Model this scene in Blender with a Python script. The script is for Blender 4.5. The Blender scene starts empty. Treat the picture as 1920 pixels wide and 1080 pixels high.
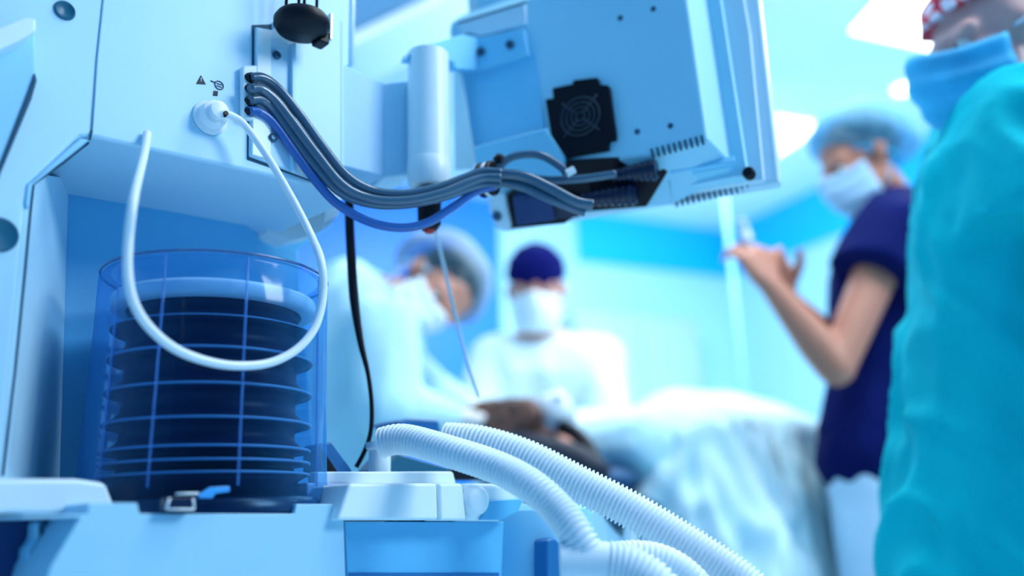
import bpy, bmesh, math, random
from math import sin, cos, pi, radians as R
from mathutils import Vector as V, Matrix as M4, noise
random.seed(7)
sc = bpy.context.scene
COL = sc.collection

# ------------------------------------------------------------------ camera, world, lights, exposure
FPX = 1620.0
CAM = V((0, 0, 0.8))
PITCH, ROLL = R(14.8), R(-1.85)
cam_rot = (M4.Rotation(pi/2 + PITCH, 3, 'X') @ M4.Rotation(ROLL, 3, 'Z'))
cd = bpy.data.cameras.new('camera')
cd.sensor_width = 36.0
cd.lens = FPX/1920*36
cd.clip_start = 0.02
cd.dof.use_dof = True
cd.dof.focus_distance = 0.79
cd.dof.aperture_fstop = 1.6
cam = bpy.data.objects.new('camera', cd)
cam.matrix_world = M4.Translation(CAM) @ cam_rot.to_4x4()
COL.objects.link(cam)
sc.camera = cam

w = bpy.data.worlds.new('world'); sc.world = w; w.use_nodes = True
w.node_tree.nodes['Background'].inputs[0].default_value = (0.06, 0.42, 1.0, 1)
w.node_tree.nodes['Background'].inputs[1].default_value = 0.55

def area_light(name, loc, target, size, power, col, sy=None):
    l = bpy.data.lights.new(name, 'AREA'); l.energy = power; l.color = col
    l.shape = 'RECTANGLE'; l.size = size; l.size_y = sy or size
    o = bpy.data.objects.new(name, l); COL.objects.link(o)
    o.location = loc
    o.rotation_euler = (V(target) - V(loc)).to_track_quat('-Z', 'Y').to_euler()
    return o
area_light('ceiling_key_light', (2.3, 0.3, 2.65), (-0.1, 0.9, 1.0), 1.0, 62, (0.80, 0.93, 1.0))
area_light('ceiling_side_light', (-1.0, 1.9, 2.7), (-0.5, 1.0, 0.9), 0.7, 13, (0.75, 0.92, 1.0))
area_light('surgical_light', (0.7, 1.9, 2.55), (0.25, 2.15, 1.0), 0.7, 15, (0.95, 0.98, 1.0))
area_light('drape_fill_light', (0.75, 0.95, 2.65), (0.5, 2.2, 0.9), 0.8, 24, (0.92, 0.97, 1.0))  # added fill, no ceiling fitting: brightens the near side of drape and people
area_light('ceiling_far_light', (0.4, 3.6, 2.6), (0.6, 4.4, 0.9), 1.4, 70, (0.85, 0.96, 1.0))
area_light('ceiling_right_light', (1.9, 2.6, 2.65), (1.7, 2.9, 0.9), 0.9, 34, (0.85, 0.96, 1.0))

sc.view_settings.view_transform = 'Standard'
sc.view_settings.look = 'None'
sc.view_settings.gamma = 1.0
sc.view_settings.use_curve_mapping = False
sc.view_settings.exposure = 0.0
sc.cycles.use_denoising = True
sc.cycles.max_bounces = 8
sc.cycles.transparent_max_bounces = 16
sc.cycles.caustics_reflective = False
sc.cycles.caustics_refractive = False

# ------------------------------------------------------------------ geometry helpers
def ray(px, py):
    return (cam_rot @ V(((px-960)/FPX, (540-py)/FPX, -1))).normalized()
def at(px, py, Y):
    r = ray(px, py); return CAM + r*(Y/r.y)
def xz(px, Y, z):
    "point at world depth Y and height z whose picture column is px"
    lo, hi = -6.0, 6.0
    inv = cam_rot.transposed()
    for _ in range(40):
        m = (lo+hi)/2; c = inv @ (V((m, Y, z)) - CAM)
        if 960 + FPX*c.x/-c.z < px: lo = m
        else: hi = m
    return V((m, Y, z))
class Plane:
    def __init__(s, o, n): s.o = V(o); s.n = V(n).normalized()
    def hit(s, px, py):
        r = ray(px, py); return CAM + r*((s.o-CAM).dot(s.n)/r.dot(s.n))
    def off(s, d): return Plane(s.o + s.n*d, s.n)

_mats = {}
def mat(name, col, rough=0.5, metal=0.0, var=0.04, bump=0.0, bscale=60, spec=0.5, emit=None, es=1.0, alpha=None, sheen=0, sss=0, nscale=6):
    if name in _mats: return _mats[name]
    m = bpy.data.materials.new(name); m.use_nodes = True; _mats[name] = m
    nt = m.node_tree; b = nt.nodes['Principled BSDF']
    tc = nt.nodes.new('ShaderNodeTexCoord'); nz = nt.nodes.new('ShaderNodeTexNoise')
    nz.inputs['Scale'].default_value = nscale; nz.inputs['Detail'].default_value = 4
    nt.links.new(tc.outputs['Object'], nz.inputs['Vector'])
    rp = nt.nodes.new('ShaderNodeValToRGB')
    rp.color_ramp.elements[0].position = 0.3; rp.color_ramp.elements[1].position = 0.7
    rp.color_ramp.elements[0].color = tuple(max(0, c*(1-var)) for c in col) + (1,)
    rp.color_ramp.elements[1].color = tuple(min(1, c*(1+var)) for c in col) + (1,)
    nt.links.new(nz.outputs['Fac'], rp.inputs['Fac'])
    nt.links.new(rp.outputs['Color'], b.inputs['Base Color'])
    b.inputs['Roughness'].default_value = rough; b.inputs['Metallic'].default_value = metal
    b.inputs['Specular IOR Level'].default_value = spec
    if sheen: b.inputs['Sheen Weight'].default_value = sheen
    if sss:
        b.inputs['Subsurface Weight'].default_value = sss; b.inputs['Subsurface Scale'].default_value = 0.01
    if emit:
        b.inputs['Emission Color'].default_value = tuple(emit)+(1,); b.inputs['Emission Strength'].default_value = es
    if bump:
        n2 = nt.nodes.new('ShaderNodeTexNoise'); n2.inputs['Scale'].default_value = bscale; n2.inputs['Detail'].default_value = 3
        nt.links.new(tc.outputs['Object'], n2.inputs['Vector'])
        bp = nt.nodes.new('ShaderNodeBump'); bp.inputs['Strength'].default_value = bump; bp.inputs['Distance'].default_value = 0.01
        nt.links.new(n2.outputs['Fac'], bp.inputs['Height']); nt.links.new(bp.outputs['Normal'], b.inputs['Normal'])
    if alpha is not None: b.inputs['Alpha'].default_value = alpha
    return m
def clear_mat(name, tint, gloss=0.12, rough=0.03, opac=0.0, body=(0.3, 0.6, 0.9), facing=0.0):
    "thin clear plastic: tinted see-through sheet with a gloss; opac adds a milky share, facing more of it at grazing angles"
    m = bpy.data.materials.new(name); m.use_nodes = True; nt = m.node_tree; nt.nodes.clear()
    out = nt.nodes.new('ShaderNodeOutputMaterial'); tr = nt.nodes.new('ShaderNodeBsdfTransparent'); tr.inputs[0].default_value = tint+(1,)
    df = nt.nodes.new('ShaderNodeBsdfDiffuse'); df.inputs[0].default_value = body+(1,)
    gl = nt.nodes.new('ShaderNodeBsdfGlossy'); gl.inputs['Roughness'].default_value = rough
    fr = nt.nodes.new('ShaderNodeLayerWeight'); fr.inputs[0].default_value = 0.35
    m1 = nt.nodes.new('ShaderNodeMixShader'); m2 = nt.nodes.new('ShaderNodeMixShader')
    ma = nt.nodes.new('ShaderNodeMath'); ma.operation = 'MULTIPLY_ADD'; ma.inputs[1].default_value = facing; ma.inputs[2].default_value = opac
    nt.links.new(fr.outputs['Facing'], ma.inputs[0]); nt.links.new(ma.outputs[0], m1.inputs[0])
    nt.links.new(tr.outputs[0], m1.inputs[1]); nt.links.new(df.outputs[0], m1.inputs[2])
    mb = nt.nodes.new('ShaderNodeMath'); mb.operation = 'MULTIPLY_ADD'; mb.inputs[1].default_value = gloss*4; mb.inputs[2].default_value = gloss*0.3
    nt.links.new(fr.outputs['Fresnel'], mb.inputs[0]); nt.links.new(mb.outputs[0], m2.inputs[0])
    nt.links.new(m1.outputs[0], m2.inputs[1]); nt.links.new(gl.outputs[0], m2.inputs[2])
    nt.links.new(m2.outputs[0], out.inputs[0]); return m

def obj(name, bm, m, parent=None, smooth=False, bevel=0, seg=2, ang=40):
    me = bpy.data.meshes.new(name); bm.normal_update(); bm.to_mesh(me); bm.free()
    o = bpy.data.objects.new(name, me); COL.objects.link(o); me.materials.append(m)
    if smooth:
        for p in me.polygons: p.use_smooth = True
    if bevel:
        md = o.modifiers.new('bevel', 'BEVEL'); md.width = bevel; md.segments = seg
        md.limit_method = 'ANGLE'; md.angle_limit = R(ang); md.harden_normals = True
        for p in me.polygons: p.use_smooth = True
    if parent: o.parent = parent; o.matrix_parent_inverse = parent.matrix_world.inverted()
    return o
def thing(name, label, cat, loc=(0, 0, 0), group=None):
    o = bpy.data.objects.new(name, None); COL.objects.link(o); o.location = loc
    o.empty_display_size = .05
    o.matrix_world = M4.Translation(V(loc))
    return tag(o, label, cat, group)
def tag(o, label, cat, group=None):
    o['label'] = label; o['category'] = cat
    if group: o['group'] = group
    return o
def struct(name, bm, m, parent=None, **k):
    o = obj(name, bm, m, parent, **k); o['kind'] = 'structure'; return o

def add_prism(bm, pts, off):
    a = [bm.verts.new(p) for p in pts]; b = [bm.verts.new(V(p)+V(off)) for p in pts]
    n = len(pts); fs = []
    fs.append(bm.faces.new(a)); fs.append(bm.faces.new(b[::-1]))
    for i in range(n): fs.append(bm.faces.new((a[i], b[i], b[(i+1) % n], a[(i+1) % n])))
    bmesh.ops.recalc_face_normals(bm, faces=bm.faces[:])
    return fs
def slab(name, pl, pix, thick, m, parent=None, bevel=0.0015, seg=2, struct_=False):
    "a plate whose near face shows the picture outline pix on plane pl; it is thick behind that face"
    bm = bmesh.new(); add_prism(bm, [pl.hit(*p) for p in pix], -pl.n*thick)
    return obj(name, bm, m, parent, bevel=bevel, seg=seg)
def add_loft(bm, rings, closed=True, cap=True):
    vs = [[bm.verts.new(p) for p in r] for r in rings]; n = len(vs[0])
    for i in range(len(vs)-1):
        for j in range(n if closed else n-1):
            bm.faces.new((vs[i][j], vs[i][(j+1) % n], vs[i+1][(j+1) % n], vs[i+1][j]))
    if cap:
        bm.faces.new(vs[0][::-1]); bm.faces.new(vs[-1])
    return vs
def frame_of(d):
    d = d.normalized(); a = V((0, 0, 1)) if abs(d.z) < .9 else V((1, 0, 0))
    x = d.cross(a).normalized(); return x, x.cross(d).normalized()
def smooth_path(pts, n=8, loop=False):
    P = [V(p) for p in pts]; out = []
    for i in range(len(P)-1):
        p0 = P[max(i-1, 0)]; p1 = P[i]; p2 = P[i+1]; p3 = P[min(i+2, len(P)-1)]
        for k in range(n):
            t = k/n
            out.append(0.5*((2*p1) + (p2-p0)*t + (2*p0-5*p1+4*p2-p3)*t*t + (3*p1-p0-3*p2+p3)*t**3))
    out.append(P[-1]); return out
def add_tube(bm, pts, r, seg=10, cap=True):
    "tube along pts; r a number or a function of the arc fraction"
    P = [V(p) for p in pts]; L = [0]
    for i in range(1, len(P)): L.append(L[-1]+(P[i]-P[i-1]).length)
    x = None; rings = []
    for i, p in enumerate(P):
        d = (P[min(i+1, len(P)-1)] - P[max(i-1, 0)]).normalized()
        if x is None: x, y = frame_of(d)
        else:
            x = (x - d*x.dot(d)).normalized()
        y = d.cross(x)
        rr = r(L[i]/L[-1], L[i]) if callable(r) else r
        rings.append([p + x*cos(2*pi*k/seg)*rr + y*sin(2*pi*k/seg)*rr for k in range(seg)])
    add_loft(bm, rings, cap=cap)
def tube(name, pts, r, m, parent=None, seg=12, n=8):
    bm = bmesh.new(); add_tube(bm, smooth_path(pts, n), r, seg); return obj(name, bm, m, parent, smooth=True)
def add_lathe(bm, o, ax, prof, seg=32, sq=1.0):
    "profile (radius, distance along ax); open ends closed when radius is 0"
    o = V(o); ax = V(ax).normalized(); x, y = frame_of(ax)
    rings = []
    for r, h in prof:
        r = max(r, 1e-5)
        rings.append([o + ax*h + x*cos(2*pi*k/seg)*r + y*sin(2*pi*k/seg)*r for k in range(seg)])
    add_loft(bm, rings)
    bmesh.ops.recalc_face_normals(bm, faces=bm.faces[:])
def lathe(name, o, ax, prof, m, parent=None, seg=32, smooth=True, bevel=0):
    bm = bmesh.new(); add_lathe(bm, o, ax, prof, seg); ob = obj(name, bm, m, parent, smooth=smooth)
    if smooth:
        md = ob.modifiers.new('split', 'EDGE_SPLIT'); md.split_angle = R(40)
    return ob
def add_box(bm, c, ex, ey, ez, sx, sy, sz):
    c = V(c); pts = [c + ex*(a*sx/2) + ey*(b*sy/2) - ez*(sz/2) for a, b in ((-1, -1), (1, -1), (1, 1), (-1, 1))]
    add_prism(bm, pts, ez*sz)
def extrude_text(name, body, pl, px, py, size, m, parent):
    c = bpy.data.curves.new(name, 'FONT'); c.body = body; c.size = size; c.extrude = 0.0004
    c.align_x = 'CENTER'; c.align_y = 'CENTER'
    o = bpy.data.objects.new(name, c); COL.objects.link(o); c.materials.append(m)
    z = pl.n; x = V((0, 0, 1)).cross(z).normalized(); y = z.cross(x)
    o.matrix_world = M4.Translation(pl.hit(px, py)+pl.n*0.0003) @ M4((x, y, z)).transposed().to_4x4()
    o.parent = parent; o.matrix_parent_inverse = parent.matrix_world.inverted()
    return o

# ------------------------------------------------------------------ materials
PLAST = mat('pale_blue_plastic', (0.50, 0.80, 0.98), 0.42, var=0.015)
PLAST_W = mat('white_plastic', (0.82, 0.94, 1.0), 0.35, var=0.015)
PLAST_M = mat('mid_blue_plastic', (0.30, 0.68, 0.93), 0.45, var=0.03)
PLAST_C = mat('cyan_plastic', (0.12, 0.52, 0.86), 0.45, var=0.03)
SEAM = mat('seam_shadow_gap', (0.02, 0.09, 0.15), 0.8)
BLACK = mat('black_plastic', (0.004, 0.004, 0.009), 0.45, var=0.1, spec=.25)
FAN = mat('fan_black', (0.004, 0.006, 0.012), 0.6, spec=.15)
FANR = mat('fan_ring_grey', (0.03, 0.045, 0.07), 0.5)
DTEAL = mat('dark_teal_plastic', (0.01, 0.13, 0.22), 0.4)
DBLUE = mat('deep_blue_plastic', (0.01, 0.16, 0.42), 0.4)
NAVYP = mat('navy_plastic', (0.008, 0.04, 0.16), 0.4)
METAL = mat('steel', (0.55, 0.62, 0.68), 0.3, metal=1.0)
SCREW = mat('dark_screw', (0.05, 0.12, 0.2), 0.35, metal=0.7)
CABLE = mat('slate_cable', (0.05, 0.115, 0.19), 0.18, spec=0.9)
CABLEB = mat('blue_cable', (0.02, 0.12, 0.42), 0.28, spec=0.7)
TUBEW = mat('white_silicone_tube', (0.88, 0.93, 1.0), 0.3)
HOSE = mat('white_corrugated_hose', (0.80, 0.90, 0.97), 0.4)
RED = mat('red_plastic', (0.6, 0.03, 0.02), 0.4)

# ------------------------------------------------------------------ room
CEIL = 2.75
a_ = V((.9, .44, 0)).normalized(); b_ = V((-.44, .9, 0)).normalized()
corner = V((1.56, 6.0, 0))
WALLC = mat('cyan_wall_paint', (0.44, 0.77, 0.92), 0.5, var=0.02, nscale=1.5)
WALLB = mat('saturated_blue_wall', (0.0, 0.20, 0.80), 0.45, var=0.04, nscale=1.5)
BAND = mat('bright_cyan_band', (0.0, 0.50, 0.95), 0.45, var=0.03, nscale=1.5)
CEILM = mat('ceiling_paint', (0.88, 0.96, 1.0), 0.7, var=0.01)
FLOORM = mat('cyan_vinyl_floor', (0.60, 0.85, 0.93), 0.4, var=0.05)
LIGHT = mat('lit_panel', (1, 1, 1), 0.5, emit=(0.95, 0.98, 1.0), es=4.0)
def wall(name, p, d, L, m, th=.1, z0=0, z1=CEIL, out=None, parent=None, bevel=0):
    bm = bmesh.new(); q = p + d*L; out = V(out)
    add_prism(bm, [V((p.x, p.y, z0)), V((q.x, q.y, z0)), V((q.x, q.y, z1)), V((p.x, p.y, z1))], out*th)
    return struct(name, bm, m, parent, bevel=bevel)
wall('wall_back', corner, -a_, 8.0, WALLC, out=b_)
wall('wall_right', corner, -b_, 8.5, WALLC, out=a_)
c2 = corner - a_*8.0
wall('wall_left', c2, -b_, 8.5, WALLC, out=-a_)
bm = bmesh.new()
add_prism(bm, [corner + a_*.1 + b_*.1, c2 - a_*.1 + b_*.1, c2 - a_*.1 - b_*8.5, corner + a_*.1 - b_*8.5], V((0, 0, -.05)))
struct('floor', bm, FLOORM)
bm = bmesh.new()
cc = [corner + a_*.1 + b_*.1, c2 - a_*.1 + b_*.1, c2 - a_*.1 - b_*5.4, corner + a_*.1 - b_*5.4]
add_prism(bm, [V((p.x, p.y, CEIL)) for p in cc], V((0, 0, .05)))
struct('ceiling', bm, CEILM)
# blue wall cladding behind the surgeons and cyan bands below the ceiling
wb = Plane(corner - b_*.03, -b_)
def xw(px, py): return wb.hit(px, py)
p940 = xw(938, 500); p940.z = 0
wall('trim_1', p940, -a_, 2.7, WALLB, th=.03, out=b_)
wall('trim_2', corner - a_*.02 - b_*.03, -b_, 6.0, BAND, th=.03, z0=CEIL-.34, z1=CEIL, out=a_)
wall('trim_3', corner - b_*.03, -a_, 1.25, BAND, th=.03, z0=CEIL-.34, z1=CEIL, out=b_)
# grey cabinet door on the back wall
cabp = Plane(corner - b_*.25, -b_)
cb = thing('wall_cabinet', 'pale grey cabinet standing against the cyan back wall behind the surgeon in the navy cap', 'cabinet', cabp.hit(1190, 900))
GREYC = mat('pale_grey_laminate', (0.42, 0.60, 0.78), 0.5, var=0.02)
q0 = cabp.hit(1075, 580); q1 = cabp.hit(1308, 590); top = q0.z
bm = bmesh.new(); add_prism(bm, [V((q0.x, q0.y, 0)), V((q1.x, q1.y, 0)), V((q1.x, q1.y, top)), V((q0.x, q0.y, top))], b_*.21)
obj('body', bm, GREYC, cb, bevel=.01)
for k in range(2):
    A = q0.lerp(q1, .03+.48*k); B = q0.lerp(q1, .49+.48*k)
    bm = bmesh.new(); add_prism(bm, [V((A.x, A.y, .1)), V((B.x, B.y, .1)), V((B.x, B.y, top-.05)), V((A.x, A.y, top-.05))], -b_*.02)
    d = obj('door', bm, GREYC, cb, bevel=.004)
    h = A.lerp(B, .9 if k == 0 else .1)
    bm = bmesh.new(); add_tube(bm, [V((h.x, h.y, 1.0))-b_*.035, V((h.x, h.y, 1.2))-b_*.035], .008, 8)
    obj('handle', bm, METAL, d, smooth=True)
# ceiling lights
def ceiling_panel(pix, label, name='ceiling_light'):
    cp = Plane((0, 0, CEIL-.012), (0, 0, -1))
    pts = [cp.hit(*p) for p in pix]; c = sum(pts, V())/len(pts)
    t = thing(name, label, 'ceiling light', (c.x, c.y, CEIL-.012), 'square ceiling light panels')
    bm = bmesh.new(); add_prism(bm, [c+(p-c)*1.04 for p in pts], V((0, 0, .012))); obj('frame', bm, PLAST_W, t)
    bm = bmesh.new(); add_prism(bm, [p-V((0, 0, .006)) for p in pts], V((0, 0, .006))); obj('diffuser', bm, LIGHT, t)
ceiling_panel([(1455, 219), (1527, 231), (1500, 262), (1440, 300)], 'square ceiling light showing past the right edge of the monitor')
ceiling_panel([(1595, 58), (1665, -20), (1880, -60), (1775, 98)], 'large square ceiling light above the nurse in the navy top')
ceiling_panel([(842, 52), (905, -30), (1130, -30), (1040, 60)], 'ceiling light peeping out above the top edge of the monitor')
cp = Plane((0, 0, CEIL), (0, 0, -1)); c = cp.hit(1693, 163)
t = thing('downlight', 'small round downlight between the two masked heads on the right', 'ceiling light', c)
lathe('rim', c, (0, 0, -1), [(0, 0), (.075, 0), (.075, .008), (.05, .01), (0, .01)], PLAST_W, t)
lathe('bulb', c-V((0, 0, .01)), (0, 0, -1), [(0, 0), (.048, 0), (.04, .012), (0, .016)], LIGHT, t)
# grey ceiling beam behind the arm
GREYB = mat('grey_blue_duct', (0.10, 0.28, 0.48), 0.5, var=.05)
bp_ = Plane((0, 2.3, 0), (0, -1, 0))
t = thing('ceiling_boom', 'grey blue ceiling boom with pale lower edge, blurred behind the machine', 'ceiling boom', bp_.hit(700, 20))
bm = bmesh.new(); add_prism(bm, [bp_.hit(*p) for p in [(600, 75), (668, 58), (790, 0), (880, -60), (600, -60)]], V((0, .25, 0))); obj('arm', bm, GREYB, t, bevel=.02)
bm = bmesh.new(); add_prism(bm, [bp_.hit(*p) for p in [(600, 98), (668, 82), (820, 5), (900, -60), (880, -60), (790, 0), (668, 58), (600, 75)]], V((0, .25, 0)))
obj('rail', bm, PLAST_W, t, bevel=.008)

# ------------------------------------------------------------------ anaesthesia machine
AZ = R(45)
U_ = V((sin(AZ), cos(AZ), 0)); N_ = V((cos(AZ), -sin(AZ), 0)); UP = V((0, 0, 1))
FP = Plane(at(300, 300, .70), N_)          # front of the upper housing
WP = FP.off(-.15)                           # back wall of the bellows bay
mach = thing('anaesthesia_machine', 'big pale blue anaesthesia machine filling the left of the picture, holding the bellows', 'medical machine', V((-.45, .85, 0)))
hs = slab('housing', FP, [(-90, -90), (648, -90), (648, 350), (640, 385), (600, 352), (470, 322), (300, 285), (172, 257), (150, 257), (62, 343), (50, 380), (0, 900), (-90, 900)], .155, PLAST, mach, bevel=.004, seg=3)
# back wall of the bay, side liner and curved right end
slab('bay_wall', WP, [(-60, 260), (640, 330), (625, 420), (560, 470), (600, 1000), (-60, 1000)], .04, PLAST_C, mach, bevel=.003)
BAYL = mat('bay_liner_plastic', (0.50, 0.80, 0.97), 0.4, var=.02)
bm = bmesh.new()
a0 = FP.off(-.012).hit(67, 325); a1 = FP.off(-.012).hit(12, 905)
b0 = WP.off(.001).hit(129, 335); b1 = WP.off(.001).hit(112, 905)
add_prism(bm, [a0, b0, b1, a1], -U_*.006)
obj('side_liner', bm, BAYL, mach, bevel=.001)
# rounded under-hood closing the right end of the bay
bm = bmesh.new(); rings = []
hood_pix = [(640, 383), (634, 405), (616, 425), (590, 441), (545, 452), (500, 436)]
top_pix = [(648, 300), (640, 320), (625, 335), (605, 345), (560, 340), (505, 330)]
rings = []
for k, (p, q) in enumerate(zip(hood_pix, top_pix)):
    d = -.03 - .02*k
    A = FP.off(d).hit(*p); B = FP.off(d).hit(*q)
    rings.append([A, B, B - N_*.03, A - N_*.03])
add_loft(bm, rings)
bmesh.ops.recalc_face_normals(bm, faces=bm.faces[:])
obj('hood_end', bm, PLAST_W, mach, bevel=.003, seg=3)
# seams
def seam(pl, pix, wd=.0011, m=SEAM, parent=mach, name='seam'):
    bm = bmesh.new(); add_tube(bm, [pl.hit(*p) for p in pix], wd, 6); return obj(name, bm, m, parent, smooth=True)
SEAMG = mat('panel_joint_grey', (0.22, 0.42, 0.60), 0.7)
seam(FP.off(.0002), [(196, -20), (182, 110), (172, 245)], .0010, SEAMG)
seam(FP.off(.0005), [(172, 245), (168, 262)], .0010)
seam(FP.off(-.012), [(166, 268), (120, 305), (63, 345), (57, 400), (46, 520), (28, 700), (5, 892)], .0010)
# bevel strip between housing and bay
slab('corner_strip', FP.off(.0015), [(150, 258), (168, 262), (62, 346), (54, 392), (46, 384), (50, 344), (60, 337)], .006, PLAST_M, mach, bevel=.002)
# left side hood, slot and knobs
slab('side_hood', FP.off(.028), [(-60, 75), (48, 32), (68, 34), (68, 58), (42, 74), (-60, 120)], .022, PLAST_W, mach, bevel=.002)
slab('side_recess', FP.off(.008), [(-60, 122), (42, 76), (66, 62), (68, 130), (66, 150), (-10, 340), (-60, 420)], .007, PLAST_M, mach, bevel=.002)
slab('slot', FP.off(.010), [(66, 135), (70, 150), (60, 185), (4, 320), (-6, 345), (-6, 325), (52, 175)], .006, SEAM, mach, bevel=.001)
c = FP.hit(121, 20)
lathe('recessed_button', c - N_*.004, N_, [(0, .004), (.006, .005), (.0075, .0065), (.0085, .005), (.009, .003)], DTEAL, mach)
c = FP.hit(-2, 440)
lathe('recessed_button', c - N_*.004, N_, [(0, .004), (.010, .005), (.0125, .0065), (.0135, .005), (.014, .003)], DTEAL, mach)
# printed symbols by the gas port
INK = mat('black_print', (0.01, 0.02, 0.04), 0.6)
slab('warning_triangle', FP.off(.0006), [(377, 141), (386, 158), (368, 157)], .0006, INK, mach, bevel=0)
slab('symbol_mark', FP.off(.0006), [(401, 170), (409, 171), (408, 180), (400, 179)], .0006, INK, mach, bevel=0)
bm = bmesh.new(); cc = FP.off(.0004).hit(411, 160)
add_tube(bm, [cc + (U_*cos(t*pi/8)+UP*sin(t*pi/8))*.0042 for t in range(17)], .0005, 6)
add_tube(bm, [cc - U_*.0025 + UP*.0012, cc + U_*.0025 + UP*.0012], .0004, 6)
add_tube(bm, [cc - U_*.0025 - UP*.0012, cc + U_*.0025 - UP*.0012], .0004, 6)
add_tube(bm, [cc - U_*.0085 + UP*.0018, cc - U_*.0045 + UP*.0014], .0005, 6)
obj('symbol_ring', bm, INK, mach)
seam(FP.off(.0004), [(377, 146), (377, 153)], .0005, PLAST_W, name='triangle_mark')
# gas port
c = FP.hit(393, 222); pax = (N_*.85 + UP*.05 - V((0,0,0))).normalized()
port = lathe('gas_port', c, pax, [(0, 0), (.0165, 0), (.0165, .003), (.013, .005), (.012, .014), (.0085, .015), (.0085, .021), (.005, .022), (0, .022)], TUBEW, mach)
seam(FP.off(.0055), [(385, 199), (392, 197), (400, 200)], .0012, BLACK, name='port_mark')
lathe('port_pin', c + pax*.021 - UP*.004 + U_*.004, pax, [(0, 0), (.0028, 0), (.0022, .004), (0, .004)], BLACK, mach, seg=12)
# cable entry plate with screws
gap = slab('plate_gap', FP.off(.0008), [(473, 47), (640, 40), (640, 358), (590, 342), (464, 299), (464, 210), (473, 200)], .001, SEAM, mach, bevel=0)
plate = slab('cable_plate', FP.off(.004), [(480, 50), (512, 56), (512, 40), (640, 30), (640, 352), (592, 338), (469, 292), (470, 205), (479, 200)], .005, PLAST, mach, bevel=.0012)
slab('plate_rib', FP.off(.006), [(482, 53), (509, 60), (509, 300), (473, 290), (474, 205), (482, 200)], .003, PLAST_W, mach, bevel=.001)
groove = slab('plate_fold', FP.off(.009), [(548, 80), (556, 80), (556, 322), (548, 320)], .006, PLAST, mach, bevel=.001)
for p in ((518, 104), (510, 259)):
    lathe('screw', FP.off(.005).hit(*p), N_, [(0, 0), (.0042, 0), (.0042, .0025), (.0025, .0035), (0, .003)], SCREW, mach, seg=16)
slab('grommet', FP.off(.0085), [(455, 125), (458, 121), (484, 121), (484, 145), (478, 160), (478, 225), (456, 222)], .008, PLAST_W, mach, bevel=.0025, seg=3)
for y in (146, 167, 190, 209):
    lathe('grommet_hole', FP.off(.009).hit(470, y), (N_+U_*.5).normalized(), [(0, -.004), (.0042, -.004), (.0046, .002), (.0052, .002), (.0052, -.004)], BLACK, mach, seg=16)
# black plug hanging over the plate
c = FP.off(.035).hit(566, 48)
lathe('plug', c, UP, [(0, -.010), (.012, -.009), (.024, -.006), (.0275, -.001), (.0275, .005), (.025, .009), (.012, .011), (0, .011)], BLACK, mach)
for p in ((-.018, .0), (-.006, .003), (.003, -.002), (.016, .0)):
    q = c + U_*p[0] + N_*p[1]
    bm = bmesh.new(); add_tube(bm, [q+UP*.008, q+UP*.085], .0016, 8); obj('plug_pin', bm, BLACK, mach, smooth=True)
bm = bmesh.new(); add_box(bm, c + U_*.024 - N_*.004 - UP*.004, U_, N_, UP, .012, .016, .014); obj('plug_latch', bm, BLACK, mach, bevel=.002)
bm = bmesh.new(); add_box(bm, c + U_*.031 + UP*.010, U_, N_, UP, .003, .01, .030); obj('plug_clip', bm, METAL, mach, bevel=.0008)

# ---- lower cabinet
GP = FP.off(.075)
slab('base_front', GP, [(70, 1140), (96, 1060), (150, 970), (40, 972), (42, 966), (163, 964), (166, 943), (258, 943), (262, 963), (552, 963), (556, 945), (632, 945), (645, 975), (650, 1140)], .20, mat('base_blue_plastic', (.38, .70, .90), .45, var=.02), mach, bevel=.0025, seg=3)
slab('tray_end', FP.off(.03), [(-60, 897), (146, 897), (200, 905), (222, 963), (-60, 965)], .12, PLAST_W, mach, bevel=.004)
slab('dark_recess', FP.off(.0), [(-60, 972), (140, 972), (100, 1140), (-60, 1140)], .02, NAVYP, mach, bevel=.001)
slab('hinge_bar', FP.off(.02), [(66, 976), (88, 976), (88, 1010), (70, 1035), (66, 1140), (40, 1140), (50, 1030), (66, 1010)], .02, PLAST_M, mach, bevel=.004)
slab('tray_rail', GP.off(-.05), [(590, 884), (850, 884), (856, 908), (590, 908)], .012, PLAST_W, mach, bevel=.002)
slab('tray_floor', GP.off(-.045), [(575, 905), (660, 905), (660, 950), (575, 950)], .06, mat('tray_lavender', (.32, .45, .68), .45), mach, bevel=.002)
dr = slab('drawer', GP.off(.012), [(656, 906), (820, 906), (822, 975), (632, 975)], .09, PLAST_W, mach, bevel=.003, seg=3)
dr2 = slab('drawer_end', GP.off(.012), [(824, 906), (868, 906), (876, 976), (826, 976)], .09, PLAST_W, mach, bevel=.003, seg=3)
# scooped thumb grip: the drawer front ends in a rounded nose with a half-round scoop
nose = slab('rounded_nose', GP.off(.010), [(868, 906), (984, 906), (990, 936), (972, 962), (940, 977), (876, 977)], .10, PLAST_W, mach, bevel=.006, seg=4)
c = GP.off(.012).hit(893, 938)
lathe('thumb_grip', c, N_, [(0, .007), (.010, .006), (.0135, .003), (.015, -.004)], PLAST_W, mach)
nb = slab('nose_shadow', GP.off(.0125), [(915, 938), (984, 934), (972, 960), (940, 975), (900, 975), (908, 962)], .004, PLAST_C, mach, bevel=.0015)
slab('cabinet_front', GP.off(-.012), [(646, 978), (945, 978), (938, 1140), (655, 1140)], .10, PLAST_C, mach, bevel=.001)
slab('front_joint', GP.off(-.011), [(655, 1074), (936, 1074), (936, 1080), (655, 1080)], .003, DBLUE, mach, bevel=0)
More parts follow.
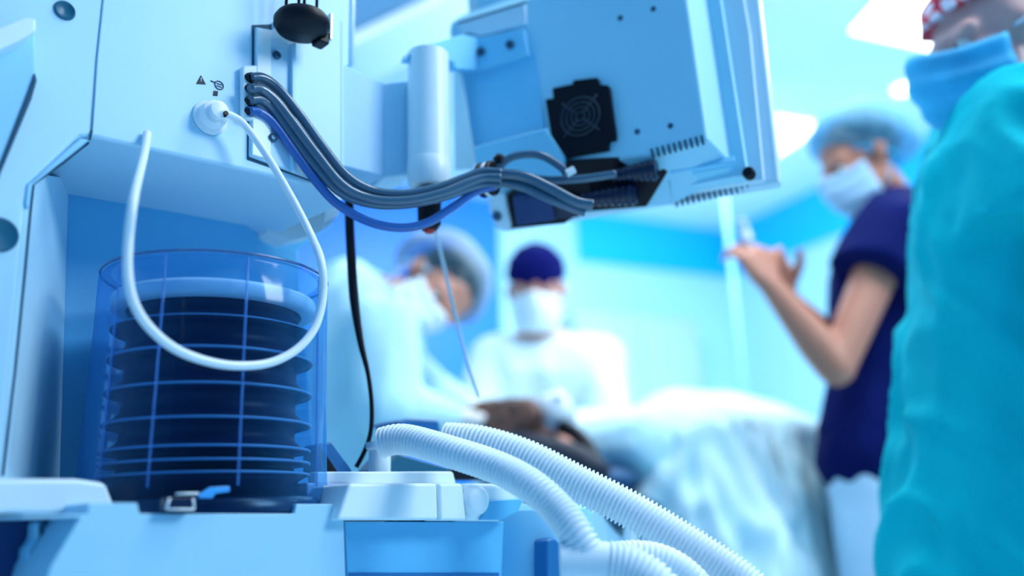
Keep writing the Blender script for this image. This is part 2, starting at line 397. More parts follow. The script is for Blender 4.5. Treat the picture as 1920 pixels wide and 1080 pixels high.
# rounded column body carrying the hose ports
bm = bmesh.new()
cA = GP.off(-.05).hit(1010, 1010)
prof = [(.0, .0), (.050, .0), (.058, -.006), (.060, -.02), (.060, -.14), (0, -.14)]
topz = GP.off(-.0).hit(1000, 945).z
add_lathe(bm, V((cA.x, cA.y, topz)), UP, prof, 48)
ob = obj('column_body', bm, PLAST_M, mach, smooth=True); md = ob.modifiers.new('s', 'EDGE_SPLIT'); md.split_angle = R(35)
EP = GP.off(.012)
slab('port_slot', EP, [(1026, 1012), (1040, 1008), (1052, 1018), (1056, 1040), (1056, 1140), (1026, 1140)], .02, DBLUE, mach, bevel=.003)
slab('top_plate', GP.off(-.07), [(960, 943), (1122, 951), (1186, 1040), (1186, 1140), (960, 1140)], .05, PLAST, mach, bevel=.002)
seam(GP.off(-.069), [(985, 951), (1128, 951), (1140, 974), (1152, 984), (1166, 1004)], .0016)
slab('rail_block', GP.off(-.055), [(1092, 956), (1126, 956), (1134, 978), (1140, 1030), (1108, 1030)], .02, PLAST, mach, bevel=.003)
seam(GP.off(-.054), [(1088, 952), (1096, 975), (1103, 982)], .003)
slab('upright_pin', GP.off(-.06), [(1182, 982), (1196, 980), (1198, 1030), (1182, 1030)], .01, PLAST_W, mach, bevel=.002)
# parts standing on the top behind the tray rail
TP = GP.off(-.14)
slab('absorber_lid', TP, [(745, 850), (860, 882), (860, 896), (735, 894), (718, 880)], .05, DTEAL, mach, bevel=.002)
slab('lid_latch', TP.off(.004), [(850, 878), (858, 874), (905, 892), (905, 900), (852, 900)], .03, BLACK, mach, bevel=.001)
slab('absorber_block', TP.off(-.02), [(744, 790), (764, 784), (824, 787), (830, 826), (820, 836), (770, 820)], .05, DBLUE, mach, bevel=.003)
slab('side_wedge', TP.off(.03), [(600, 832), (622, 828), (660, 880), (660, 890), (598, 890)], .03, DBLUE, mach, bevel=.002)
slab('wedge_seat', TP.off(.035), [(598, 840), (604, 838), (634, 884), (634, 890), (598, 890)], .03, BLACK, mach, bevel=.002)
lathe('hose_port', TP.off(.05).hit(712, 852), UP, [(0, -.03), (.011, -.03), (.011, .004), (.014, .006), (.014, .012), (0, .012)], PLAST_W, mach)

# ------------------------------------------------------------------ bellows in its clear canister
BC = FP.off(-.030)
g = BC.hit(384, 955)
bc = V((g.x, g.y, 0))
bot = FP.off(.06).hit(384, 962).z
def zat(px, py, rad):  # height on the camera-facing side of a cylinder of that radius about bc
    d = (V((CAM.x, CAM.y, 0)) - bc).normalized()*rad
    q = Plane(bc + d, d).hit(px, py); return q.z
RB = .1005
ztop = zat(390, 468, RB)
bel = thing('ventilator_bellows', 'black ribbed bellows standing in a clear blue canister under the machine housing', 'bellows', V((bc.x, bc.y, bot)))
ACR = clear_mat('clear_blue_acrylic', (0.56, 0.80, 0.99), gloss=.05, rough=.10, opac=.0, body=(.06, .38, .90), facing=.45)
BASEM = mat('canister_base_black', (0.004, 0.012, 0.05), 0.25)
def cyl_rings(rs, zs, seg=72):
    return [[bc + V((cos(2*pi*k/seg)*r, sin(2*pi*k/seg)*r, z)) for k in range(seg)] for r, z in zip(rs, zs)]
bm = bmesh.new()
add_loft(bm, cyl_rings([RB*1.04, RB*1.02, RB, RB, RB-.004, RB-.010], [bot, bot+.06, ztop-.05, ztop-.006, ztop-.001, ztop+.0]), cap=False)
can = obj('canister', bm, ACR, bel, smooth=True)
# moulded vertical ribs and rim on the canister
RIBM = mat('acrylic_edge', (.10, .32, .80), .12, spec=.6, alpha=.38)
for px in (208, 296, 455, 592):
    def col(t):
        c = cam_rot.transposed() @ (bc+V((cos(t)*RB, sin(t)*RB, .92))-CAM); return 960+FPX*c.x/-c.z
    t0 = math.atan2(-bc.y, -bc.x)
    best = min((abs(px-col(t0+R(i))), t0+R(i)) for i in range(-100, 101))
    t = best[1]
    bm = bmesh.new(); P0 = V((cos(t), sin(t), 0))
    add_tube(bm, [bc+P0*RB*1.03+UP*(bot+.02), bc+P0*(RB*1.0+.0008)+UP*(ztop-.05), bc+P0*(RB+.0006)+UP*(ztop-.004)], .0013, 8)
    obj('moulded_rib', bm, RIBM, can, smooth=True)
bm = bmesh.new(); rr = [bc+V((cos(2*pi*k/72)*(RB-.001), sin(2*pi*k/72)*(RB-.001), ztop)) for k in range(73)]
add_tube(bm, rr, .0013, 6); obj('top_rim', bm, mat('rim_dark_blue', (.03, .12, .35), .15, spec=1.0), can, smooth=True)
bm = bmesh.new(); add_loft(bm, cyl_rings([RB*1.0, RB*1.025, RB*1.025, RB*.98], [bot-.01, bot-.006, bot+.008, bot+.012])); obj('base_ring', bm, BASEM, bel, smooth=True)
# the bellows itself: folds that sag towards the bottom
BELM = mat('black_rubber', (0.002, 0.010, 0.060), 0.45, var=.2, spec=.25)
zr = [zat(390, y, .088) for y in (540, 588, 648, 716, 780, 834, 860, 884)]
prof_r, prof_z = [0.001, .07], [zr[0]+.010, zr[0]+.010]
prof_r += [.086, .086]; prof_z += [zr[0]+.008, zr[0]-.002]
for i in range(len(zr)-1):
    h = zr[i]-zr[i+1]
    prof_r += [.080, .0735, .0745, .083, .0875]; prof_z += [zr[i]-h*.10, zr[i]-h*.28, zr[i]-h*.62, zr[i]-h*.90, zr[i+1]]
prof_r += [.078, .080, .001]; prof_z += [zr[-1]-.006, bot+.01, bot+.01]
bm = bmesh.new(); add_loft(bm, cyl_rings(prof_r, prof_z)); bag = obj('rubber_bellows', bm, BELM, bel, smooth=True)
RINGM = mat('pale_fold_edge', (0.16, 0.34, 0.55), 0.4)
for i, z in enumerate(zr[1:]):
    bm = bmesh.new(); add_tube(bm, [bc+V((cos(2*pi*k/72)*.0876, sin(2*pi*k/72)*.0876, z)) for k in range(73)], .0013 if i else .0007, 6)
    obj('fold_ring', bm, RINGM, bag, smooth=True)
bm = bmesh.new(); add_loft(bm, cyl_rings([.001, .070, .0885, .0895, .0885, .070, .001], [zr[0]+.011, zr[0]+.011, zr[0]+.009, zr[0]+.006, zr[0]-.003, zr[0]-.005, zr[0]-.005]))
obj('top_disc', bm, TUBEW, bel, smooth=True)
# latch on the base
LP = FP.off(.084)
lat = thing('release_latch', 'small dark latch with white outline at the foot of the bellows canister', 'latch', LP.hit(340, 956))
slab('body', LP, [(312, 932), (366, 932), (366, 956), (310, 956)], .01, BASEM, lat, bevel=.001)
for a, b in (((318, 934), (312, 954)), ((312, 955), (364, 955)), ((362, 934), (364, 955)), ((330, 926), (372, 925))):
    seam(LP.off(.001), [a, b], .0009, TUBEW, lat, 'outline')
slab('release_tab', LP.off(-.002), [(372, 928), (396, 913), (432, 911), (432, 922), (404, 926), (400, 934), (374, 934)], .004, mat('tab_blue', (.04, .35, .8), .4), lat, bevel=.001)

# white sampling tube looping in front of the bellows
TQ = FP.off(.085)
pts = [FP.off(.003).hit(276, 250), FP.off(.02).hit(270, 290)] + [TQ.hit(*p) for p in [(251, 370), (241, 450), (240, 515), (252, 570), (282, 616), (330, 655), (390, 678), (450, 686), (510, 679), (560, 652), (592, 610), (606, 550), (602, 490)]] + \
      [FP.off(.06).hit(585, 445), FP.off(.045).hit(555, 385), FP.off(.035).hit(515, 315), FP.off(.026).hit(480, 262), FP.off(.022).hit(452, 228), FP.off(.021).hit(425, 214), c*0 + FP.off(.018).hit(402, 216)]
st = tube('sampling_tube', pts, .0036, TUBEW, seg=12)
tag(st, 'thin white tube hanging in a loop across the bellows canister', 'tube')

# ------------------------------------------------------------------ monitor, arm, cables
AM = R(-63.9)
UM = V((-sin(AM), -cos(AM), 0))            # along the monitor back, to the right in the picture and nearer
UM = V((cos(R(26.1)), -sin(R(26.1)), 0)); NM = V((-sin(R(26.1)), -cos(R(26.1)), 0))
MP = Plane(at(1090, 215, .92), NM)
mon = thing('patient_monitor', 'large pale blue monitor seen from behind, hanging at the top of the picture', 'monitor', MP.off(-.05).hit(1150, 390))
MON = mat('monitor_blue_plastic', (0.40, 0.78, 0.96), 0.45, var=.02)
MOND = mat('monitor_recess_blue', (0.22, 0.66, 0.94), 0.45, var=.02)
MONL = mat('monitor_pale_bezel', (0.66, 0.86, 0.98), 0.35, var=.01)
# bezel: front frame of the screen, furthest from us
BZ = MP.off(-.070)
slab('bezel', BZ, [(915, 394), (860, -140), (1400, -140), (1418, -60), (1463, 344), (935, 430)], .018, MONL, mon, bevel=.005, seg=3)
slab('bezel_back', BZ.off(.012), [(925, 392), (870, -140), (1370, -140), (1406, 60), (1432, 336), (945, 420)], .014, MONL, mon, bevel=.002)
slab('bezel_step', BZ.off(.028), [(930, 385), (880, -140), (1335, -140), (1352, 0), (1402, 328), (952, 412)], .02, MON, mon, bevel=.002)
# main body: chamfered hull between back panel outline and bezel outline
back = [(878, 282), (850, 120), (842, 60), (845, 42), (1010, -8), (1276, -80), (1288, 0), (1326, 262), (1215, 292), (1062, 300)]
frontp = [(940, 404), (872, 100), (858, 40), (862, 30), (1020, -30), (1325, -90), (1338, 0), (1386, 322), (1262, 386), (1080, 404)]
bm = bmesh.new()
b1 = [MP.hit(*p) for p in back]; f1 = [BZ.off(.014).hit(*p) for p in frontp]
add_loft(bm, [b1, f1]); bmesh.ops.recalc_face_normals(bm, faces=bm.faces[:])
body = obj('body', bm, MON, mon, bevel=.004, seg=3)
# back recess panel
slab('recess_panel', MP.off(.002), [(858, 132), (870, 128), (1000, 96), (1004, 106), (1022, 240), (888, 275), (882, 262)], .006, MOND, mon, bevel=.001)
slab('top_flange', MP.off(.006), [(858, 44), (984, 6), (986, 44), (900, 68), (882, 60), (866, 66)], .006, MONL, mon, bevel=.001)
seam(MP.off(.0065), [(858, 43), (986, 4)], .0012, SEAM, mon)
seam(MP.off(.0026), [(886, 277), (1022, 241)], .0009, MONL, mon, 'ledge_line')
for p in ((1163, 34), (1225, 17), (1195, 247), (1257, 236)):
    lathe('screw_hole', MP.hit(*p), NM, [(0, .0008), (.0022, .0008), (.0030, .0012), (.0034, 0)], SCREW, mon, seg=14)
# fan
fan = slab('fan', MP.off(.008), [(1022, 186), (1037, 184), (1035, 165), (1073, 157), (1075, 150), (1120, 145), (1122, 158), (1141, 160), (1146, 200), (1153, 248), (1153, 260), (1140, 262), (1139, 279), (1056, 294), (1053, 281), (1037, 279), (1034, 262)], .010, FAN, mon, bevel=.001)
fc = MP.off(.009).hit(1088, 218)
for r in (.0055, .0115, .0175, .0235):
    bm = bmesh.new(); add_tube(bm, [fc + (UM*cos(2*pi*k/40)+UP*sin(2*pi*k/40))*r for k in range(41)], .0011, 6); obj('guard_ring', bm, FANR, fan, smooth=True)
for k in range(4):
    d = UM*cos(pi/4+k*pi/2)+UP*sin(pi/4+k*pi/2)
    bm = bmesh.new(); add_tube(bm, [fc + d*.004, fc+d*.031], .0010, 6); obj('guard_spoke', bm, FANR, fan, smooth=True)
lathe('fan_hub', fc, NM, [(0, -.001), (.005, -.001), (.004, .001), (0, .001)], FAN, fan, seg=20)
for k in range(7):
    t = 2*pi*k/7; d = UM*cos(t)+UP*sin(t); e = UM*cos(t+.55)+UP*sin(t+.55)
    bm = bmesh.new(); add_prism(bm, [fc+d*.006-NM*.0005, fc+d*.022-NM*.0005, fc+e*.023-NM*.003, fc+e*.006-NM*.003], NM*.0006); obj('blade', bm, FAN, fan)
# vents along the two lower edges
for i in range(10):
    x = 1222 + i*10.4; y = 287 - i*2.75
    slab('vent_slit', MP.off(.0012), [(x-3, y-8), (x+1, y-9), (x+5, y+8), (x+1, y+9)], .002, SEAM, mon, bevel=0)
def face_plane(i):   # the sloped under-face of the body between outline points i and i+1
    p, q, r_ = b1[i], b1[i+1], f1[i]
    n = (q-p).cross(r_-p).normalized()
    if n.dot(CAM-p) < 0: n = -n
    return Plane(p, n)
UF = face_plane(7)
for i in range(14):
    x = 1268 + i*10.3; y = 384 - i*2.35
    slab('vent_slit', UF.off(.008), [(x-3, y-5), (x+1, y-6), (x+4, y+4), (x, y+5)], .008, SEAM, mon, bevel=0)
slab('label_frame', UF.off(.008), [(1256, 322), (1378, 302), (1382, 342), (1260, 364)], .008, MOND, mon, bevel=.0008)
slab('label', UF.off(.0086), [(1270, 330), (1368, 313), (1371, 332), (1274, 350)], .001, mat('label_cyan', (.30, .72, .92), .4), mon, bevel=0)
lathe('knob', BZ.off(.03).hit(1405, 326), NM, [(0, -.004), (.0065, -.004), (.0068, .005), (.005, .008), (0, .008)], BLACK, mon, seg=20)
seam(MP.off(-.030), [(1252, 322), (1262, 386)], .0008, MONL, mon, 'ledge_line')
# connector cavity under the monitor
CP = Plane(MP.off(-.012).hit(1100, 340), (NM*.75 - UP*.66))
slab('connector_bay', CP.off(-.002), [(1052, 304), (1212, 290), (1252, 322), (1212, 388), (1090, 398), (1058, 420), (950, 430), (938, 396), (946, 368), (1010, 340)], .02, BLACK, mon, bevel=.001)
slab('bay_lip', CP.off(.004), [(918, 372), (946, 362), (958, 430), (930, 430), (920, 410)], .012, MONL, mon, bevel=.003)
lathe('lip_screw', CP.off(.005).hit(932, 405), CP.n, [(0, 0), (.006, 0), (.006, .002), (0, .002)], SCREW, mon, seg=16)
slab('plug_shell', CP.off(.016), [(960, 372), (1030, 364), (1040, 414), (968, 424)], .016, NAVYP, mon, bevel=.002)
slab('plug_shell', CP.off(.010), [(1034, 378), (1082, 372), (1086, 408), (1040, 412)], .010, BASEM, mon, bevel=.002)
slab('mount_plate', CP.off(.002), [(888, 278), (1022, 243), (1058, 298), (1060, 330), (960, 345), (925, 360), (896, 330)], .006, MOND, mon, bevel=.001)
def relief(p, q, r0, r1, pl=CP.off(.012)):
    A, B = pl.hit(*p), pl.hit(*q); ax = (B-A); L = ax.length; n = 8; prof = [(0, 0)]
    for i in range(n):
        r = r0+(r1-r0)*i/n
        prof += [(r, L*i/n), (r, L*(i+.6)/n), (r*.82, L*(i+.62)/n), (r*.82, L*(i+.98)/n)]
    prof += [(0, L)]
    lathe('strain_relief', A, ax, prof, BASEM, mon, seg=20)
relief((1150, 330), (1232, 318), .007, .013)
relief((1095, 374), (1195, 362), .008, .014, CP.off(.016))

# arm: angled block from the machine, upright tube, bracket
arm = thing('monitor_arm', 'pale blue support arm with upright tube joining the machine to the monitor', 'support arm', FP.off(-.03).hit(700, 330))
slab('arm_block', FP.off(-.004), [(585, 108), (640, 118), (722, 155), (722, 333), (655, 316), (585, 300)], .055, mat('arm_mid_blue', (.32, .62, .88), .45), arm, bevel=.003, seg=3)
AP = Plane(FP.off(-.004).hit(722, 240), V((.55, -1, 0)))
slab('arm_cheek', AP, [(718, 155), (775, 150), (775, 326), (718, 333)], .05, PLAST, arm, bevel=.003, seg=3)
slab('rear_post', FP.off(-.045), [(606, -90), (664, -90), (662, 126), (606, 126)], .03, PLAST, arm, bevel=.003)
seam(FP.off(-.043), [(663, -60), (660, 122)], .0022, TUBEW, arm, 'edge_trim')
tc_ = Plane(at(806, 220, .89), V((0, -1, 0)))
z0 = tc_.hit(806, 322).z; z1 = tc_.hit(806, 112).z; tb = V((tc_.hit(806, 322).x, .88, 0))
tw = .0232
lathe('upright_tube', V((tb.x, tb.y, z0)), UP, [(0, 0), (tw, 0), (tw, z1-z0), (tw*.6, z1-z0+.002), (0, z1-z0+.002)], PLAST_W, arm, seg=48)
lathe('collar', V((tb.x, tb.y, z0-.012)), UP, [(0, -.01), (tw*.9, -.01), (tw*1.03, -.004), (tw*1.03, .018), (tw, .020), (0, .020)], PLAST_W, arm, seg=48)
kz = Plane(V((0, .88, 0)), V((0, -1, 0)))
lathe('black_knob', V((tb.x, tb.y, kz.hit(800, 432).z)), UP, [(0, 0), (.008, 0), (.0125, .006), (.0130, .03), (.0145, .034), (.0145, .044), (0, .05)], BLACK, arm, seg=28)
lathe('knob_tip', V((tb.x, tb.y, kz.hit(800, 438).z)), UP, [(0, 0), (.005, .001), (.007, .005), (.007, .012)], RED, arm, seg=20)
BPm = MP.off(.012)
slab('bracket', BPm, [(764, 110), (768, 100), (800, 84), (868, 64), (884, 72), (982, 54), (990, 104), (880, 136), (850, 128), (846, 112), (800, 118)], .012, MOND, arm, bevel=.002)
for p in ((903, 98), (957, 85)):
    lathe('bolt', BPm.hit(*p), NM, [(0, 0), (.0055, 0), (.0055, .004), (.003, .004), (.003, .0025), (0, .0025)], SCREW, arm, seg=6, smooth=False)
_A = at(764, 100, .862); _B = BPm.hit(896, 95); _d = _B-_A; PBK = Plane(_A, V((_d.y, -_d.x, 0)))
slab('bracket_plate', PBK, [(764, 112), (768, 100), (800, 84), (868, 64), (896, 70), (900, 132), (856, 130), (850, 116), (800, 112), (772, 114)], .012, MOND, arm, bevel=.002)
slab('gusset', BPm.off(.008), [(850, 111), (860, 113), (889, 300), (884, 316), (852, 318)], .006, mat('gusset_white', (.66, .90, .98), .3), arm, bevel=.001)

# grey cables
def cable(pix, r, m, label, dist):
    pts = []
    n = len(pix)
    for i, p in enumerate(pix):
        t = i/(n-1)
        pts.append(at(p[0], p[1], dist(t) if callable(dist) else dist))
    o = tube('cable', pts, r, m, seg=12); return tag(o, label, 'cable', 'cables running from the machine to the monitor')
y0 = FP.off(.012).hit(470, 170).y
def dd(t, o=0): return y0 + o + (.878 - .03 - y0)*min(1, t*1.15)
k1 = [(470, 146), (492, 146), (520, 165), (560, 213), (605, 275), (650, 330), (700, 358), (760, 364), (820, 352), (870, 334), (905, 322), (940, 324)]
cable(k1, .0048, CABLE, 'uppermost grey cable leaving the machine plate and running to the black cable tie', dd)
k2 = [(470, 167), (490, 168), (515, 188), (550, 232), (595, 292), (645, 350), (700, 374), (765, 376), (830, 362), (880, 342), (908, 334), (940, 334)]
cable(k2, .0050, CABLE, 'grey cable second from the top of the bundle leaving the machine plate', lambda t: dd(t, -.006))
k3 = [(470, 188), (490, 188), (512, 205), (545, 250), (590, 310), (640, 362), (700, 383), (765, 383), (830, 370), (880, 352), (908, 346), (940, 346)]
cable(k3, .0046, CABLE, 'grey cable third from the top of the bundle, hidden beneath its neighbours', lambda t: dd(t, -.002))
k4 = [(468, 209), (485, 210), (510, 228), (545, 275), (585, 330), (630, 380), (690, 415), (750, 427), (800, 418), (850, 388), (890, 360), (930, 348)]
cable(k4, .0046, CABLEB, 'blue cable sagging lowest below the bundle of grey cables', dd)
cable([(905, 330), (940, 326), (985, 332), (1030, 352), (1080, 378), (1112, 384)], .0058, CABLE, 'thick grey cable from the tie down to the lower black connector', lambda t: .86)
cable([(905, 340), (940, 342), (985, 352), (1030, 372), (1070, 388), (1098, 398)], .0052, CABLE, 'thick grey cable ending in a bare tip below the monitor connectors', lambda t: .868)
cable([(915, 336), (950, 300), (980, 290), (1015, 292), (1050, 312), (1062, 326)], .0044, CABLE, 'grey cable arching up between the tie and the white plug tip', lambda t: .875)
cable([(1000, 335), (1040, 338), (1100, 334), (1155, 326)], .0046, CABLE, 'short straight grey cable entering the upper strain relief', lambda t: .885)
lathe('plug_tip', at(1062, 326, .873), (at(1080, 316, .873)-at(1062, 326, .873)), [(0, 0), (.0042, 0), (.0042, .010), (0, .011)], TUBEW, seg=16)
tag(bpy.data.objects['plug_tip'], 'small white plug tip at the end of the arched cable', 'plug')
bm = bmesh.new(); tcen = at(914, 336, .862)
ax = UM.normalized(); x2, y2 = frame_of(ax)
for off, r in ((-.006, .0032), (.0055, .0032)):
    add_tube(bm, [tcen + ax*off + (x2*cos(2*pi*k/28)*.0135 + y2*sin(2*pi*k/28)*.0165) for k in range(29)], r, 8)
tie = obj('cable_tie', bm, BLACK, smooth=True); tag(tie, 'black cable tie gripping the bundle of grey cables below the monitor', 'cable tie')
bm = bmesh.new(); add_tube(bm, [tcen + (x2*cos(2*pi*k/28)*.0137 + y2*sin(2*pi*k/28)*.0167) for k in range(29)], .0022, 8); obj('pale_band', bm, TUBEW, tie, smooth=True)
lathe('tie_knob', at(936, 300, .875), UP, [(0, -.006), (.006, -.005), (.007, .002), (.004, .006), (0, .006)], BLACK, tie, seg=16)

# black cord, thin white line
cord = [(655, 322), (655, 400), (658, 470), (664, 560), (676, 640), (690, 700), (697, 760), (695, 810), (684, 845), (668, 876)]
bm = bmesh.new(); add_tube(bm, smooth_path([at(p[0], p[1], .90) for p in cord], 6), lambda f, l: .0052 if f < .45 else .0052-.0028*min(1, (f-.45)/.25), 10)
tag(obj('power_cord', bm, BLACK, smooth=True), 'black cord hanging straight down beside the bellows canister', 'cord')
tag(tube('pull_line', [at(p[0], p[1], 1.0) for p in [(815, 425), (828, 480), (845, 555), (862, 625), (880, 690), (898, 745)]], .0022, TUBEW), 'very thin white line hanging from the black knob past the cap', 'line')

# corrugated hoses
def hose(pix, dist, rad, label, pitch=.0042, smooth_to=0.0, amp=.0016):
    pts = smooth_path([at(p[0], p[1], dist[i]) for i, p in enumerate(pix)], 24)
    # resample finely so each ring is geometry
    L = 0; res = [pts[0]]; step = pitch/6; acc = 0
    for i in range(1, len(pts)):
        d = pts[i]-pts[i-1]; l = d.length; s = step-acc
        while s <= l:
            res.append(pts[i-1]+d*(s/l)); s += step
        acc = l-(s-step)
    bm = bmesh.new()
    def rr(f, l): return rad + (amp*sin(2*pi*l/pitch) if f > smooth_to else 0)
    add_tube(bm, res, rr, 22)
    o = obj('breathing_hose', bm, HOSE, smooth=True); return tag(o, label, 'hose', 'white corrugated breathing hoses')
h1 = hose([(716, 830), (760, 824), (850, 849), (935, 878), (1000, 914), (1046, 956), (1082, 1004), (1106, 1050), (1116, 1074)], [.80, .79, .76, .74, .72, .71, .70, .70, .70], .0127, 'nearer corrugated breathing hose curving down in front of the drawer nose')
h2 = hose([(835, 826), (900, 832), (985, 858), (1080, 905), (1180, 955), (1280, 1015), (1370, 1075), (1450, 1140)], [.86, .85, .84, .83, .82, .81, .80, .79], .0165, 'longer corrugated breathing hose sweeping to the bottom edge below the drape')
h3 = hose([(1050, 1058), (1120, 1056), (1180, 1066), (1230, 1100), (1260, 1150)], [.70, .70, .70, .70, .70], .0165, 'lowest breathing hose bending down from the dark port slot', smooth_to=.36)
h4 = hose([(1120, 1050), (1200, 1044), (1255, 1058), (1300, 1092), (1330, 1140)], [.76, .76, .76, .76, .76], .0135, 'short pale hose behind the lowest breathing hose', amp=.0004)

# ------------------------------------------------------------------ people
_SPH = None
def sph_pts():
    global _SPH
    if _SPH is None:
        b = bmesh.new(); bmesh.ops.create_icosphere(b, subdivisions=2, radius=1); _SPH = [v.co.copy() for v in b.verts]; b.free()
    return _SPH
def hull(bm, pts):
    b = bmesh.new(); vs = [b.verts.new(p) for p in pts]
    r = bmesh.ops.convex_hull(b, input=vs, use_existing_faces=False)
    bmesh.ops.delete(b, geom=[v for v in b.verts if not v.link_faces], context='VERTS')
    bmesh.ops.recalc_face_normals(b, faces=b.faces[:])
    me = bpy.data.meshes.new('tmp'); b.to_mesh(me); b.free(); bm.from_mesh(me); bpy.data.meshes.remove(me)
def balls(bm, lst, k=1.0):
    hull(bm, [V(p)+q*(r) for p, r in lst for q in sph_pts()])
def cuffed(bm, p, q, r1, r2):
    "limb piece from a ball at p to a flat-cut disc at q"
    p, q = V(p), V(q); x, y = frame_of(q-p)
    hull(bm, [p+s*r1 for s in sph_pts()] + [q+(x*cos(t*pi/8)+y*sin(t*pi/8))*r2 for t in range(16)])
def ellip(bm, c, ax, rad):
    hull(bm, [V(c)+ax[0]*(s.x*rad[0])+ax[1]*(s.y*rad[1])+ax[2]*(s.z*rad[2]) for s in sph_pts()])
def skin(name, bm, m, parent=None, voxel=.008, it=4, disp=None):
    "fuse the overlapping shapes of bm into one continuous smooth surface"
    me = bpy.data.meshes.new('tmp'); bm.to_mesh(me); bm.free()
    t = bpy.data.objects.new('tmp', me); COL.objects.link(t)
    md = t.modifiers.new('r', 'REMESH'); md.mode = 'VOXEL'; md.voxel_size = voxel; md.adaptivity = 0
    s = t.modifiers.new('s', 'SMOOTH'); s.factor = .5; s.iterations = it
    dg = bpy.context.evaluated_depsgraph_get(); dg.update()
    out = bpy.data.meshes.new_from_object(t.evaluated_get(dg)); bpy.data.objects.remove(t); bpy.data.meshes.remove(me)
    if disp:
        nn = [v.normal.copy() for v in out.vertices]
        for v, n in zip(out.vertices, nn): v.co += n*disp(v.co)
    out.name = name
    o = bpy.data.objects.new(name, out); COL.objects.link(o); out.materials.clear(); out.materials.append(m)
    for p in out.polygons: p.use_smooth = True
    if parent: o.parent = parent
    return o
def folds(amp, fx=9, fz=3.2, seed=0, slant=0.0, hem=-9):
    def f(p):
        if p.z < hem+.06: return amp*.25*noise.noise(V((p.x*fx, p.y*fx, seed)))*max(0, (p.z-hem)/.06)
        q = V((p.x*fx + p.z*slant*fx, p.y*fx, p.z*fz + seed*7.3))
        a = noise.noise(q); b = noise.noise(q*2.3+V((5, 1, 2)))
        return amp*((1-abs(a)*2.4)*.8 + b*.45 - .25) + (.012*max(0, 1-abs(noise.noise(q*.8+V((9, 4, 2))))*5) if slant else 0)
    return f
def axes(f, u):
    f = V(f).normalized(); u = V(u); u = (u-f*u.dot(f)).normalized(); return f.cross(u), f, u     # right, forward, up
def head_shapes(bm, c, A, s=1.0):
    r, f, u = A
    P = lambda x, y, z: c + (r*x+f*y+u*z)*s
    ax = (r, f, u)
    ellip(bm, P(0, -.012, .035), ax, [k*s for k in (.074, .094, .084)])
    ellip(bm, P(0, .030, -.030), ax, [k*s for k in (.060, .060, .082)])
    balls(bm, [(P(.022, .060, -.088), .022*s), (P(-.022, .060, -.088), .022*s), (P(0, .070, -.094), .018*s), (P(.045, .0, -.060), .020*s), (P(-.045, .0, -.060), .020*s)])
    balls(bm, [(P(0, .086, .004), .009*s), (P(0, .110, -.034), .012*s), (P(.012, .098, -.040), .009*s), (P(-.012, .098, -.040), .009*s)])
    balls(bm, [(P(.045, .064, .022), .012*s), (P(-.045, .064, .022), .012*s), (P(0, .080, .022), .012*s)])
    balls(bm, [(P(.018, .086, -.066), .008*s), (P(-.018, .086, -.066), .008*s), (P(0, .094, -.062), .008*s)])
    for k in (-1, 1):
        ellip(bm, P(.031*k, .070, .014), ax, [q*s for q in (.019, .014, .011)])
        ellip(bm, P(.031*k, .070, -.012), ax, [q*s for q in (.017, .013, .008)])
        balls(bm, [(P(.074*k, -.006, .012), .010*s), (P(.082*k, -.018, .006), .010*s), (P(.075*k, -.004, -.028), .008*s)])
def hand_shapes(bm, w, d, n, side, s=1.0, curl=.35, g=0.0):
    d = V(d).normalized(); n = V(n); n = (n-d*n.dot(d)).normalized(); l = d.cross(n)*side
    balls(bm, [(w, .023*s+g), (w+(d*.035+l*.022)*s, .016*s+g), (w+(d*.035-l*.022)*s, .016*s+g), (w+(d*.085+l*.030)*s, .012*s+g), (w+(d*.080-l*.032)*s, .012*s+g)])
    for i, L in enumerate((.078, .088, .082, .062)):
        b = w + (d*(.088-.003*abs(i-1)) + l*(.031-.0212*i))*s
        dirv = (d + l*(.14-.09*i)).normalized(); c = curl
        for j, fr in enumerate((.45, .30, .25)):
            c2 = curl*(j+1)
            v = dirv*cos(c2) + n*sin(c2)
            e = b + v*L*fr*s
            balls(bm, [(b, (.0088-.0008*j)*s+g), (e, (.0082-.0010*j)*s+g)]); b = e
    b = w + (d*.028+l*.026)*s; v = (l*.75+d*.65+n*.30).normalized(); e = b+v*.045*s
    balls(bm, [(b, .014*s+g), (e, .0105*s+g)]); v2 = (l*.35+d*.85+n*.45).normalized(); balls(bm, [(e, .0105*s+g), (e+v2*.034*s, .0085*s+g)])

SKIN = mat('skin', (.62, .27, .19), .5, var=.06, sss=.1)
SKIN2 = mat('skin_rosy', (.70, .38, .36), .5, var=.08, sss=.1)
EYE = mat('eye_white', (.85, .85, .85), .2); IRIS = mat('eye_brown', (.05, .025, .015), .2)
GLOVE = mat('pale_latex', (.90, .80, .74), .4)
GOWNW = mat('white_blue_gown_cloth', (.72, .88, .97), .85, var=.05, bump=.15, bscale=40)
GOWNW2 = mat('pale_cyan_gown_cloth', (.52, .82, .96), .85, var=.10, bump=.15, bscale=40)
NAVY = mat('navy_scrub_cloth', (.003, .008, .085), .9, var=.2, spec=.08, bump=.15, bscale=60)
NAVYCAP = mat('navy_cap_cloth', (.003, .006, .10), .9, var=.2, spec=.08)
GREEN = mat('turquoise_gown_cloth', (.0, .50, .58), .9, var=.10, spec=.1, bump=.2, bscale=30, nscale=4)
TROUS = mat('pale_blue_trouser_cloth', (.55, .75, .93), .85, var=.08)
MASKW = mat('white_blue_mask_cloth', (.80, .90, .98), .8)
MASKB = mat('bright_blue_mask_cloth', (.05, .50, .90), .8, var=.25, nscale=14)
MASKM = mat('pale_blue_mask_cloth', (.42, .68, .92), .8, var=.15)
HAIRD = mat('dark_hair', (.012, .02, .03), .6, var=.4)
HAIRB = mat('brown_hair', (.11, .042, .028), .6, var=.5, nscale=30)
